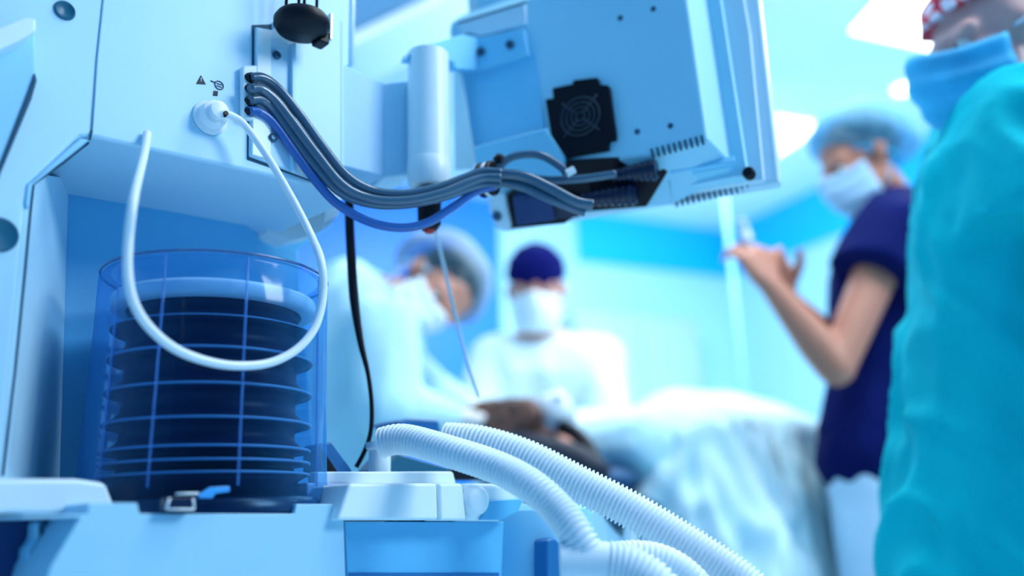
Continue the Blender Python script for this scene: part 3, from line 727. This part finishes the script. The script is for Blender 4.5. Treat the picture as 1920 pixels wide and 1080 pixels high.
SHEER = clear_mat('sheer_cap_fabric', (.42, .62, .72), gloss=.01, rough=.6, opac=.10, body=(.36, .52, .64), facing=1.0)
SHEERB = clear_mat('sheer_blue_cap_fabric', (.45, .75, .92), gloss=.01, rough=.6, opac=.26, body=(.22, .56, .80), facing=.9)
SHOE = mat('white_clog', (.7, .8, .85), .5)

def mask_on(par, c, A, m, s=1.0, straps=MASKW):
    r, f, u = A; bm = bmesh.new(); nu, nv = 25, 17; g = []
    for off in (.0, .0025):
        G = []
        for j in range(nv):
            tv = j/(nv-1); z = -.012 - .098*tv
            row = []
            for i in range(nu):
                a = (i/(nu-1)-.5)*R(144)
                bulge = .034*math.exp(-((a/.60)**2))*(1-abs(tv-.28)*1.0)
                prof = 1 - .30*max(0, tv-.55)**1.5*1.9
                rx = (.069+off)*prof; ry = (.094 + bulge + off)*prof if abs(a) < 9 else 0
                pl = .0022*sin(tv*pi*7)
                row.append(c + (r*(sin(a)*(rx+pl)) + f*(cos(a)*(ry+pl) + .004) + u*(z + .020*math.exp(-((a/.45)**2))*(1-tv)**2 - .008*(1-cos(a))*(1-2*tv)*-1))*s)
            G.append(row)
        g.append(G)
    vs = [[[bm.verts.new(p) for p in row] for row in G] for G in g]
    for k in range(2):
        for j in range(nv-1):
            for i in range(nu-1): bm.faces.new((vs[k][j][i], vs[k][j][i+1], vs[k][j+1][i+1], vs[k][j+1][i]))
    for j in range(nv-1):
        for i in (0, nu-1): bm.faces.new((vs[0][j][i], vs[1][j][i], vs[1][j+1][i], vs[0][j+1][i]))
    for i in range(nu-1):
        for j in (0, nv-1): bm.faces.new((vs[0][j][i], vs[1][j][i], vs[1][j][i+1], vs[0][j][i+1]))
    bmesh.ops.recalc_face_normals(bm, faces=bm.faces[:])
    mo = obj('face_mask', bm, m, par, smooth=True)
    for k in (-1, 1):
        for z0_, z1_ in ((.0, .018), (-.085, -.032)):
            bm = bmesh.new(); add_tube(bm, smooth_path([c+(r*.068*k+f*.022+u*z0_)*s, c+(r*.078*k+f*.0+u*(z0_+z1_)/2)*s, c+(r*.083*k-f*.020+u*z1_)*s], 5), .0018*s, 6)
            obj('strap', bm, straps, mo, smooth=True)
    return mo
def eyes_on(par, c, A, s=1.0):
    r, f, u = A
    for k in (-1, 1):
        e = c+(r*.031*k+f*.070+u*.0015)*s
        o = lathe('eye', e, f, [(0, -.012*s), (.0085*s, -.008*s), (.012*s, 0), (.0085*s, .0085*s), (.004*s, .0113*s), (0, .012*s)], EYE, par, seg=16)
        lathe('iris', e+f*.0100*s, f, [(0, 0), (.0055*s, .0002*s), (.004*s, .0018*s), (0, .0024*s)], IRIS, o, seg=14)
def bouffant(par, c, A, m, s=1.0, rad=(.115, .128, .105), cen=(0, -.022, .055), tilt=.35, hair=None, hairrad=(.080, .100, .088), seed=0, nm='bouffant_cap'):
    r, f, u = A; cc = c+(r*cen[0]+f*cen[1]+u*cen[2])*s
    up = (u - f*tilt).normalized(); fw = r.cross(up)*-1
    fw = up.cross(r)
    bm = bmesh.new(); rings = []; N = 64
    for j in range(22):
        t = j/21
        ph = t*R(118)                      # from crown down past the widest line to the elastic
        k = 1 if t < .82 else 1-.55*((t-.82)/.18)**1.2*.5
        ring = []
        for i in range(N):
            a = 2*pi*i/N
            puck = 1 + .018*sin(a*16+seed)*t**2 + .05*noise.noise(V((cos(a)*1.7, sin(a)*1.7, t*3+seed)))
            ring.append(cc + (r*cos(a)*rad[0]*sin(ph) + fw*sin(a)*rad[1]*sin(ph))*(k*puck*s) + up*(cos(ph)*rad[2]*s*(1+.04*noise.noise(V((cos(a), sin(a), t+seed*2))))))
        rings.append(ring)
    rings[0] = [cc+up*rad[2]*s+(p-cc-up*rad[2]*s)*.01 for p in [cc+up*rad[2]*s + (r*cos(2*pi*i/N)+fw*sin(2*pi*i/N))*.02 for i in range(N)]]
    add_loft(bm, rings, cap=False)
    o = obj(nm, bm, m, par, smooth=True)
    bm = bmesh.new(); last = rings[-1]; add_tube(bm, last+[last[0]], .004*s, 8); obj('elastic_band', bm, MASKB if m is SHEERB else MASKM, o, smooth=True)
    if hair:
        bm = bmesh.new(); ellip(bm, c+(f*-.032+u*.045)*s, (r, f, u), [k*s for k in hairrad]); ellip(bm, c+(f*-.085+u*.03)*s, (r, f, u), [k*s for k in (.05, .045, .05)])
        skin('hair', bm, hair, par, .006, 3, folds(.004, 25, 25, seed))
    return o

def person(label, J, garments, s=1.0, voxel=.0062, skinm=SKIN, hs=1.0, legs=True, gloves=False, curl=.35, eyes=True):
    """J: joints in the world. One fused body mesh is the person; garments(person, J) adds the clothes as children."""
    A = axes(J['fwd'], J['up']); c = J['head']; lat = (J['shL']-J['shR']).normalized()
    bm = bmesh.new(); head_shapes(bm, c, A, hs)
    balls(bm, [(c-A[2]*.055*hs-A[1]*.015*hs, .052*hs), (J['neck'], .058*s)])
    hp = J['pelvis']; ch = J['neck'].lerp(hp, .30); wa = J['neck'].lerp(hp, .72)
    balls(bm, [(J['shL'], .052*s), (J['shR'], .052*s), (J['neck'], .055*s), (ch+lat*.075*s, .095*s), (ch-lat*.075*s, .095*s)])
    balls(bm, [(ch+lat*.075*s, .095*s), (ch-lat*.075*s, .095*s), (wa+lat*.055*s, .085*s), (wa-lat*.055*s, .085*s)])
    balls(bm, [(wa+lat*.055*s, .085*s), (wa-lat*.055*s, .085*s), (hp+lat*.075*s, .098*s), (hp-lat*.075*s, .098*s)])
    for k in 'LR':
        balls(bm, [(J['sh'+k], .052*s), (J['el'+k], .038*s)])
        balls(bm, [(J['el'+k], .040*s), (J['el'+k].lerp(J['wr'+k], .3), .041*s), (J['wr'+k], .025*s)])
        hand_shapes(bm, J['wr'+k], J['hd'+k], J['hn'+k], 1 if k == 'R' else -1, s*1.02, J.get('curl'+k, curl))
    fw = V((lat.y, -lat.x, 0)) if 'face' not in J else V(J['face'])
    for k, sg in (('L', 1), ('R', -1)):
        hip = hp+lat*.085*sg*s-UP*.02
        kn = J.get('kn'+k, V((hip.x, hip.y, hip.z*.53))+fw*.02); an = J.get('an'+k, V((kn.x, kn.y, .085))-fw*.02)
        balls(bm, [(hip, .088*s), (kn, .056*s)]); balls(bm, [(kn, .055*s), (kn.lerp(an, .3), .056*s), (an, .036*s)])
        fd = V(J.get('toe', fw)); balls(bm, [(an-UP*.04-fd*.04, .036), (an-UP*.050+fd*.13, .028), (an-UP*.02, .036)])
        J['hip'+k], J['kn'+k], J['an'+k] = hip, kn, an
    p = skin('person', bm, skinm, None, voxel, 3); tag(p, label, 'person')
    if eyes: eyes_on(p, c, A, hs)
    garments(p, J, A, lat, fw, s)
    if gloves:
        for k in 'LR':
            bm = bmesh.new(); hand_shapes(bm, J['wr'+k], J['hd'+k], J['hn'+k], 1 if k == 'R' else -1, s*1.02, J.get('curl'+k, curl), g=.0022)
            skin('glove', bm, GLOVE, p, .0048, 2)
    return p
def gown(p, J, lat, fw, s, m, name='gown', hem=.42, amp=.012, sleeve=1.0, th=.022, seed=0, voxel=.011, flare=1.25, slant=0.0, fz=3.2, cuff_r=.040, collar=.012, fx=9):
    hp = J['pelvis']; ch = J['neck'].lerp(hp, .30); wa = J['neck'].lerp(hp, .72); bm = bmesh.new()
    nb = J['neck'] - (J['neck']-hp).normalized()*collar
    balls(bm, [(J['shL'], .056*s+th), (J['shR'], .056*s+th), (nb, .045*s+th), (ch+lat*.08*s, .10*s+th), (ch-lat*.08*s, .10*s+th)])
    balls(bm, [(ch+lat*.08*s, .10*s+th), (ch-lat*.08*s, .10*s+th), (wa+lat*.07*s, .09*s+th), (wa-lat*.07*s, .09*s+th)])
    balls(bm, [(wa+lat*.07*s, .09*s+th), (wa-lat*.07*s, .09*s+th), (hp+lat*.08*s, .10*s+th), (hp-lat*.08*s, .10*s+th)])
    x, y = lat, V((lat.y, -lat.x, 0)).normalized()
    b = V((hp.x, hp.y, hem))
    top = [(hp+lat*.08*s, .10*s+th), (hp-lat*.08*s, .10*s+th)]
    hull(bm, [V(q)+v*r for q, r in top for v in sph_pts()] + [b+(x*cos(t*pi/12)*.19*flare*s+y*sin(t*pi/12)*.15*flare*s) for t in range(24)])
    for k in 'LR':
        if sleeve >= .9:
            balls(bm, [(J['sh'+k], .056*s+th), (J['el'+k], .045*s+th)])
            cuffed(bm, J['el'+k], J['wr'+k], .045*s+th*.9, cuff_r*s)
        else:
            cuffed(bm, J['sh'+k], J['sh'+k].lerp(J['el'+k], sleeve), .056*s+th, .066*s+th)
    return skin(name, bm, m, p, voxel, 4, folds(amp, fx, fz, seed, slant, hem))
def trousers(p, J, m, th=.02, hemz=.10, seed=3, top=None):
    bm = bmesh.new(); hp = J['pelvis']
    balls(bm, [(J['hipL']-UP*.01, .090+th), (J['hipR']-UP*.01, .090+th), (J['hipL']-UP*.05, .092+th), (J['hipR']-UP*.05, .092+th)])
    for k in 'LR':
        balls(bm, [(J['hip'+k], .090+th), (J['kn'+k], .062+th)])
        q = J['an'+k].copy(); q.z = hemz
        cuffed(bm, J['kn'+k], q, .060+th, .070)
    o = skin('trousers', bm, m, p, .011, 4, folds(.008, 9, 3, seed))
    for k in 'LR':
        fd = V(J.get('toe', J['fw'])); an = J['an'+k]; bm = bmesh.new()
        balls(bm, [(V((an.x, an.y, .045))-fd*.05, .043), (V((an.x, an.y, .040))+fd*.14, .036), (V((an.x, an.y, .07)), .04)])
        hull_ = skin('shoe', bm, SHOE, p, .008, 2)
        for v in hull_.data.vertices: v.co.z = max(v.co.z, .002)
    return o

# -- surgeon on the left, head bowed
J = dict(head=at(806, 553, 1.90), fwd=(.30, -.72, -.62), up=(.82, .10, .30), neck=at(700, 562, 1.95),
         shR=at(716, 610, 1.80), shL=at(650, 545, 2.10), elR=at(728, 765, 1.74), elL=at(775, 720, 2.10),
         wrR=at(855, 786, 1.84), wrL=at(870, 770, 2.02), hdR=(1, .15, -.05), hdL=(1, -.35, -.05), hnR=(0, .2, -1), hnL=(0, -.2, -1),
         pelvis=xz(640, 1.98, .93))
J['fw'] = V((.9, -.3, 0)).normalized(); J['face'] = J['fw']
def wear(p, J, A, lat, fw, s):
    gown(p, J, lat, fw, s, GOWNW2, seed=1, amp=.013)
    mask_on(p, J['head'], A, MASKW, 1.0)
    bouffant(p, J['head'], A, SHEER, 1.0, rad=(.122, .132, .115), cen=(0, -.055, .036), tilt=.60, hair=HAIRD, hairrad=(.084, .104, .092), seed=1)
    trousers(p, J, GOWNW2)
person('person in a pale gown and sheer grey cap, head bowed over the table', J, wear, gloves=True)

# -- surgeon in the navy cap
J = dict(head=at(1006, 545, 2.38), fwd=(-.08, -.92, -.30), up=(0, -.30, .9), neck=at(1010, 640, 2.43),
         shR=at(930, 676, 2.43), shL=at(1122, 676, 2.43), elR=at(890, 800, 2.36), elL=at(1140, 815, 2.32),
         wrR=at(935, 792, 2.14), wrL=at(1045, 800, 2.14), hdR=(.45, -.6, -.2), hdL=(-.6, -.6, -.15), hnR=(.3, 0, -1), hnL=(-.3, 0, -1),
         pelvis=xz(1015, 2.50, .95))
J['fw'] = V((0, -1, 0)); J['face'] = J['fw']
def wear(p, J, A, lat, fw, s):
    gown(p, J, lat, fw, s, GOWNW, seed=2, amp=.009, collar=.05)
    mask_on(p, J['head'], A, MASKW, 1.0)
    r, f, u = A; c = J['head']; bm = bmesh.new()
    ellip(bm, c+f*-.012+u*.048, A, (.090, .110, .094))
    o = skin('surgical_cap', bm, NAVYCAP, p, .006, 3, folds(.003, 20, 20, 4))
    # cut the cap off above the brow: keep what lies above a tilted plane
    b = bmesh.new(); b.from_mesh(o.data)
    bmesh.ops.bisect_plane(b, geom=b.verts[:]+b.edges[:]+b.faces[:], plane_co=c+u*.030+f*.04, plane_no=(u+f*.25).normalized(), clear_inner=True)
    bmesh.ops.holes_fill(b, edges=[e for e in b.edges if e.is_boundary]); b.to_mesh(o.data); b.free()
    trousers(p, J, GOWNW, seed=5)
person('person in a white gown and dark navy cap, facing us across the operating table', J, wear, gloves=True)

# -- nurse in navy
J = dict(head=at(1612, 308, 1.95), fwd=(-.90, -.12, -.42), up=(-.42, 0, .90), neck=at(1676, 392, 1.98),
         shL=at(1672, 440, 1.82), shR=at(1690, 430, 2.12), elL=at(1568, 690, 1.76), elR=at(1612, 690, 2.06),
         wrL=at(1448, 540, 1.77), wrR=at(1474, 560, 1.88), hdL=(-.38, .10, .90), hdR=(-.42, -.2, .9), hnL=(-.4, .9, -.2), hnR=(-.3, -.9, -.2),
         curlL=.65, curlR=.9, pelvis=xz(1650, 1.98, .93))
J['fw'] = V((-1, 0, 0)); J['face'] = J['fw']
def wear(p, J, A, lat, fw, s):
    t = gown(p, J, lat, fw, s, NAVY, name='scrub_top', seed=3, amp=.007, sleeve=.34, hem=.90, flare=.98, th=.032, voxel=.009)
    mask_on(p, J['head'], A, MASKM, 1.0, straps=MASKB)
    bouffant(p, J['head'], A, SHEERB, 1.0, rad=(.114, .130, .106), cen=(0, -.040, .044), tilt=.62, hair=HAIRD, hairrad=(.078, .098, .082), seed=6)
    trousers(p, J, TROUS, seed=6)
    # small pale badge on the sleeve
    q = J['shL'].lerp(J['elL'], .12) + V((-.02, -.062, 0)); bm = bmesh.new(); add_box(bm, q, V((1, 0, 0)), V((0, 1, 0)), V((.1, 0, 1)).normalized(), .018, .006, .022)
    obj('badge', bm, MASKW, p, bevel=.002)
NUR = person('person in a navy scrub top and pale trousers, holding up a syringe', J, wear, curl=.5, skinm=mat('skin_tan', (.50, .20, .13), .5, var=.06, sss=.1))

# -- person in the turquoise gown at the right edge
J = dict(head=at(1872, 98, 1.10), fwd=(-1, -.06, -.14), up=(-.10, 0, 1), neck=at(1922, 212, 1.14),
         shL=at(1938, 285, 1.01), shR=at(1880, 275, 1.30), elL=at(2015, 610, .96), elR=at(1900, 560, 1.40),
         wrL=at(2015, 610, .96)+V((.06, -.20, -.12)), wrR=at(1890, 800, 1.36), hdL=(.1, -.7, -.7), hdR=(-.1, .1, -1), hnL=(0, 1, 0), hnR=(0, -.3, -1),
         pelvis=xz(1880, 1.18, .72))
J['fw'] = V((-1, 0, 0)); J['face'] = J['fw']
def wear(p, J, A, lat, fw, s):
    gown(p, J, lat, fw, s, GREEN, seed=9, amp=.015, sleeve=.52, hem=.60, th=.040, flare=1.02, voxel=.010, slant=.8, fz=1.6, fx=8)
    mask_on(p, J['head'], A, MASKB, 1.08, straps=MASKM)
    r, f, u = A; c = J['head']; bm = bmesh.new(); ellip(bm, c+(f*-.012+u*.052)*1.0, A, [k*1.02 for k in (.084, .104, .086)])
    m = bpy.data.materials.new('red_patterned_cloth'); m.use_nodes = True; nt = m.node_tree; b_s = nt.nodes['Principled BSDF']
    vo = nt.nodes.new('ShaderNodeTexVoronoi'); vo.inputs['Scale'].default_value = 34; tcn = nt.nodes.new('ShaderNodeTexCoord')
    cr = nt.nodes.new('ShaderNodeValToRGB'); cr.color_ramp.interpolation = 'CONSTANT'
    cr.color_ramp.elements[0].color = (.75, .72, .85, 1); cr.color_ramp.elements[1].position = .36; cr.color_ramp.elements[1].color = (.62, .02, .06, 1)
    nt.links.new(tcn.outputs['Object'], vo.inputs['Vector']); nt.links.new(vo.outputs['Distance'], cr.inputs['Fac']); nt.links.new(cr.outputs['Color'], b_s.inputs['Base Color']); b_s.inputs['Roughness'].default_value = .8
    o = skin('surgical_cap', bm, m, p, .006, 3, folds(.003, 20, 20, 8))
    b = bmesh.new(); b.from_mesh(o.data)
    bmesh.ops.bisect_plane(b, geom=b.verts[:]+b.edges[:]+b.faces[:], plane_co=c+u*.062+f*.04, plane_no=(u+f*.15).normalized(), clear_inner=True)
    bmesh.ops.holes_fill(b, edges=[e for e in b.edges if e.is_boundary]); b.to_mesh(o.data); b.free()
    trousers(p, J, mat('dark_trouser_cloth', (.02, .02, .04), .9), seed=2)
person('person in a turquoise gown, blue mask and red patterned cap at the right edge', J, wear, skinm=SKIN2, hs=1.0, voxel=.006)

# ------------------------------------------------------------------ patient, operating table and drapes
TD = V((.75, .66, 0)).normalized(); TL = V((-.66, .75, 0)).normalized()
H0 = at(992, 832, 1.92); TZ = H0.z-.10
def tp(a, l, z): return V((H0.x, H0.y, 0)) + TD*a + TL*l + UP*z
ot = thing('operating_table', 'operating table under pale drapes between the two gowned surgeons', 'operating table', tp(.4, 0, 0))
TABM = mat('table_pad_blue', (.03, .12, .25), .5)
bm = bmesh.new(); add_box(bm, tp(.36, 0, TZ-.05), TD, TL, UP, 1.05, .44, .06); obj('pad', bm, TABM, ot, bevel=.02)
bm = bmesh.new(); add_box(bm, tp(.36, 0, TZ-.10), TD, TL, UP, 1.0, .42, .03); obj('frame', bm, METAL, ot, bevel=.005)
bm = bmesh.new(); add_box(bm, tp(.40, 0, (TZ-.12)/2+.05), TD, TL, UP, .25, .2, TZ-.22); obj('pillar', bm, METAL, ot, bevel=.01)
bm = bmesh.new(); add_box(bm, tp(.40, 0, .05), TD, TL, UP, .7, .4, .1); obj('base', bm, PLAST, ot, bevel=.02)
J = dict(head=H0+V((0, 0, .0)), fwd=(.05, .25, .93), up=(-.45, -.85, .15), neck=tp(.13, 0, TZ+.08),
         shR=tp(.19, .17, TZ+.085), shL=tp(.19, -.17, TZ+.085), elR=tp(.44, .21, TZ+.07), elL=tp(.44, -.21, TZ+.07),
         wrR=tp(.62, .18, TZ+.08), wrL=tp(.62, -.18, TZ+.08), hdR=TD, hdL=TD, hnR=(0, 0, -1), hnL=(0, 0, -1), pelvis=tp(.60, 0, TZ+.10),
         knL=tp(.76, -.10, TZ+.17), knR=tp(.76, .10, TZ+.17), anL=tp(.84, -.10, TZ+.04), anR=tp(.84, .10, TZ+.04), toe=TD*.2, fw=TD)
J['face'] = TD
def wear(p, J, A, lat, fw, s):
    r, f, u = A; c = J['head']; bm = bmesh.new()
    ellip(bm, c-f*.025+u*.045, A, (.088, .092, .085)); ellip(bm, c-f*.05+u*.09-r*.0, A, (.07, .05, .07))
    balls(bm, [(c-f*.01+u*.10, .055), (c+f*.03+u*.105-r*.05, .04), (c+f*.02+u*.11+r*.05, .035)])
    skin('hair', bm, HAIRB, p, .006, 3, folds(.006, 34, 12, 3))
    bm = bmesh.new(); ng = J['neck']; hp = J['pelvis']
    balls(bm, [(J['shL'], .075), (J['shR'], .075), (ng+TD*.02, .07), (hp+lat*.09, .12), (hp-lat*.09, .12)])
    for k in 'LR':
        balls(bm, [(J['sh'+k], .078), (J['el'+k], .062)]); balls(bm, [(J['el'+k], .062), (J['wr'+k], .052)])
    skin('patient_gown', bm, GOWNW2, p, .010, 4, folds(.006, 12, 12, 8))
person('person lying under the drapes with brown hair showing beside the surgeons hands', J, wear, gloves=False, eyes=True)
# face mask of the patient: clear dome with dark rim, and the black strap
A = axes(J['fwd'], J['up']); mc = at(1040, 768, 1.86)
pm = thing('anaesthesia_face_mask', 'white domed breathing mask with a dark rim on the lying patient', 'face mask', mc)
max_ = V((.25, -.75, .6)).normalized()
lathe('dome', mc, max_, [(.040, -.015), (.042, 0), (.036, .018), (.020, .032), (.010, .036), (.010, .05), (0, .05)], TUBEW, pm)
lathe('rim', mc-max_*.015, max_, [(.036, 0), (.048, -.006), (.052, .004), (.046, .012), (.040, .010)], mat('grey_rim', (.30, .42, .58), .4), pm)
st2 = tube('head_strap', [at(1052, 800, 1.84), at(1078, 812, 1.82), at(1102, 840, 1.80), at(1122, 880, 1.78), at(1140, 930, 1.78)], .016, BLACK)
tag(st2, 'thick black strap running down from the white breathing mask', 'strap')
pw = bmesh.new(); ellip(pw, H0+V((.06, -.02, -.085)), (TD, TL, UP), (.17, .19, .035)); 
tag(skin('pillow', pw, mat('dark_blue_pillow', (.02, .10, .24), .7), None, .01, 3), 'dark blue pillow under the head of the lying patient', 'pillow')
PADM = mat('dark_pad_black', (.006, .012, .03), .6)
pdm = bmesh.new(); balls(pdm, [(at(935, 815, 1.80), .022), (at(1000, 838, 1.78), .03), (at(1075, 862, 1.76), .035), (at(1120, 885, 1.76), .03)])
tag(skin('arm_pad', pdm, PADM, None, .01, 3), 'black padded rest just below the patient on the table edge', 'pad')

def drape(name, label, m, cx, ca, axa, axl, ztop, zbot, flare, seed, bumpz, group=None):
    "cloth lying over a mound and hanging down round it in folds"
    bm = bmesh.new(); N = 150; rings = []
    for j in range(12):
        t = (j+1)/12
        ring = []
        for i in range(N):
            a = 2*pi*i/N; ca_, sa_ = cos(a), sin(a)
            k = (abs(ca_)**3.0+abs(sa_)**3.0)**(-1/3.0)
            p = cx + TD*(ca_*axa*k*t) + TL*(sa_*axl*k*t)
            z = ztop - .06*t**3 + bumpz(t*ca_*k, t*sa_*k) + .016*noise.noise(V((p.x*9, p.y*9, seed)))
            ring.append(V((p.x, p.y, z)))
        rings.append(ring)
    edge = rings[-1]
    for j in range(1, 34):
        t = j/33; ring = []
        for i in range(N):
            a = 2*pi*i/N; e = edge[i]; d = (V((e.x, e.y, 0))-V((cx.x, cx.y, 0))); d.normalize()
            f = noise.noise(V((cos(a)*3.5, sin(a)*3.5, seed+t*2.2)))*.075*min(1, t*2.5) + .035*noise.noise(V((cos(a)*9, sin(a)*9, seed+t*4)))*min(1, t*3)
            sag = .02*(1-abs(noise.noise(V((cos(a)*4, sin(a)*4, t*6+seed))))*3)
            ring.append(V((e.x, e.y, 0)) + d*(flare*t**.8 + f + sag) + UP*(e.z + (zbot-e.z)*t + .02*noise.noise(V((a*3, t*5, seed)))))
        rings.append(ring)
    add_loft(bm, rings, cap=False)
    top = bm.verts.new(cx + UP*(ztop+bumpz(0, 0)-cx.z)); bm.verts.ensure_lookup_table()
    for i in range(N): bm.faces.new((bm.verts[(i+1) % N], bm.verts[i], top))
    bmesh.ops.recalc_face_normals(bm, faces=bm.faces[:])
    o = obj(name, bm, m, None, smooth=True); return tag(o, label, 'drape', group)
DRAPE = mat('pale_cyan_drape_cloth', (.60, .88, .97), .85, var=.06, bump=.2, bscale=30)
c0 = at(1330, 800, 2.15); c0.z = TZ
drape('surgical_drape', 'large pale cyan drape falling in folds over the raised knees of the patient', DRAPE, tp(.68, -.03, TZ), 0, .22, .26, TZ+.235, .25, .17, 2.0,
      lambda x, y: .05*math.exp(-((x+.3)**2+(y-.5)**2)*3) - .09*max(0, x)**2 - .02*max(0, -y) )
drape('surgical_drape', 'pale cyan drape over the patient body, between the white gown and the taller drape', mat('drape_cyan_white', (.62, .86, .96), .85, var=.05, bump=.2, bscale=30), tp(.36, -.03, TZ), 0, .20, .27, TZ+.20, .35, .07, 5.0,
      lambda x, y: .02*x)

# ------------------------------------------------------------------ infusion stand and the syringe in the nurse's hand
ps = at(1382, 600, 3.0)
iv = thing('infusion_stand', 'thin pale infusion stand behind the raised hand of the navy-clad person', 'infusion stand', (ps.x, ps.y, 0))
g = V((ps.x, ps.y, 0))
bm = bmesh.new(); add_tube(bm, [g+UP*.1, g+UP*2.15], .009, 12); obj('pole', bm, PLAST_M, iv, smooth=True)
for k in range(5):
    d = V((cos(2*pi*k/5), sin(2*pi*k/5), 0)); bm = bmesh.new(); add_tube(bm, [g+UP*.12, g+d*.28+UP*.07], .012, 8); obj('leg', bm, METAL, iv, smooth=True)
    lathe('caster', g+d*.28+UP*.035+V((0, -.01, 0)), (0, 1, 0), [(0, 0), (.033, 0), (.033, .02), (0, .02)], BLACK, iv, seg=18)
for k in (-1, 1):
    bm = bmesh.new(); add_tube(bm, smooth_path([g+UP*2.14, g+UP*2.18+V((.05*k, 0, 0)), g+UP*2.15+V((.10*k, 0, 0)), g+UP*2.19+V((.12*k, 0, 0))], 5), .005, 8); obj('hook', bm, METAL, iv, smooth=True)
sa = at(1412, 492, 1.80); sb = at(1388, 405, 1.80); ax = (sb-sa).normalized()
sy = thing('syringe', 'clear syringe with white ends held up in the raised hand', 'syringe', sa)
SYR = clear_mat('clear_syringe', (.8, .92, 1.0), gloss=.1, opac=.35, body=(.8, .9, 1), facing=.3)
lathe('barrel', sa, ax, [(0, 0), (.011, 0), (.011, .095), (.004, .10), (.004, .11), (0, .11)], SYR, sy, seg=20)
lathe('flange', sa-ax*.002, ax, [(0, 0), (.018, 0), (.018, .004), (0, .004)], TUBEW, sy, seg=20)
lathe('plunger', sa-ax*.04, ax, [(0, 0), (.016, 0), (.016, .005), (.005, .006), (.005, .06), (0, .06)], TUBEW, sy, seg=20)
lathe('cap', sa+ax*.052, ax, [(0, 0), (.0125, 0), (.0125, .018), (0, .018)], TUBEW, sy, seg=20)
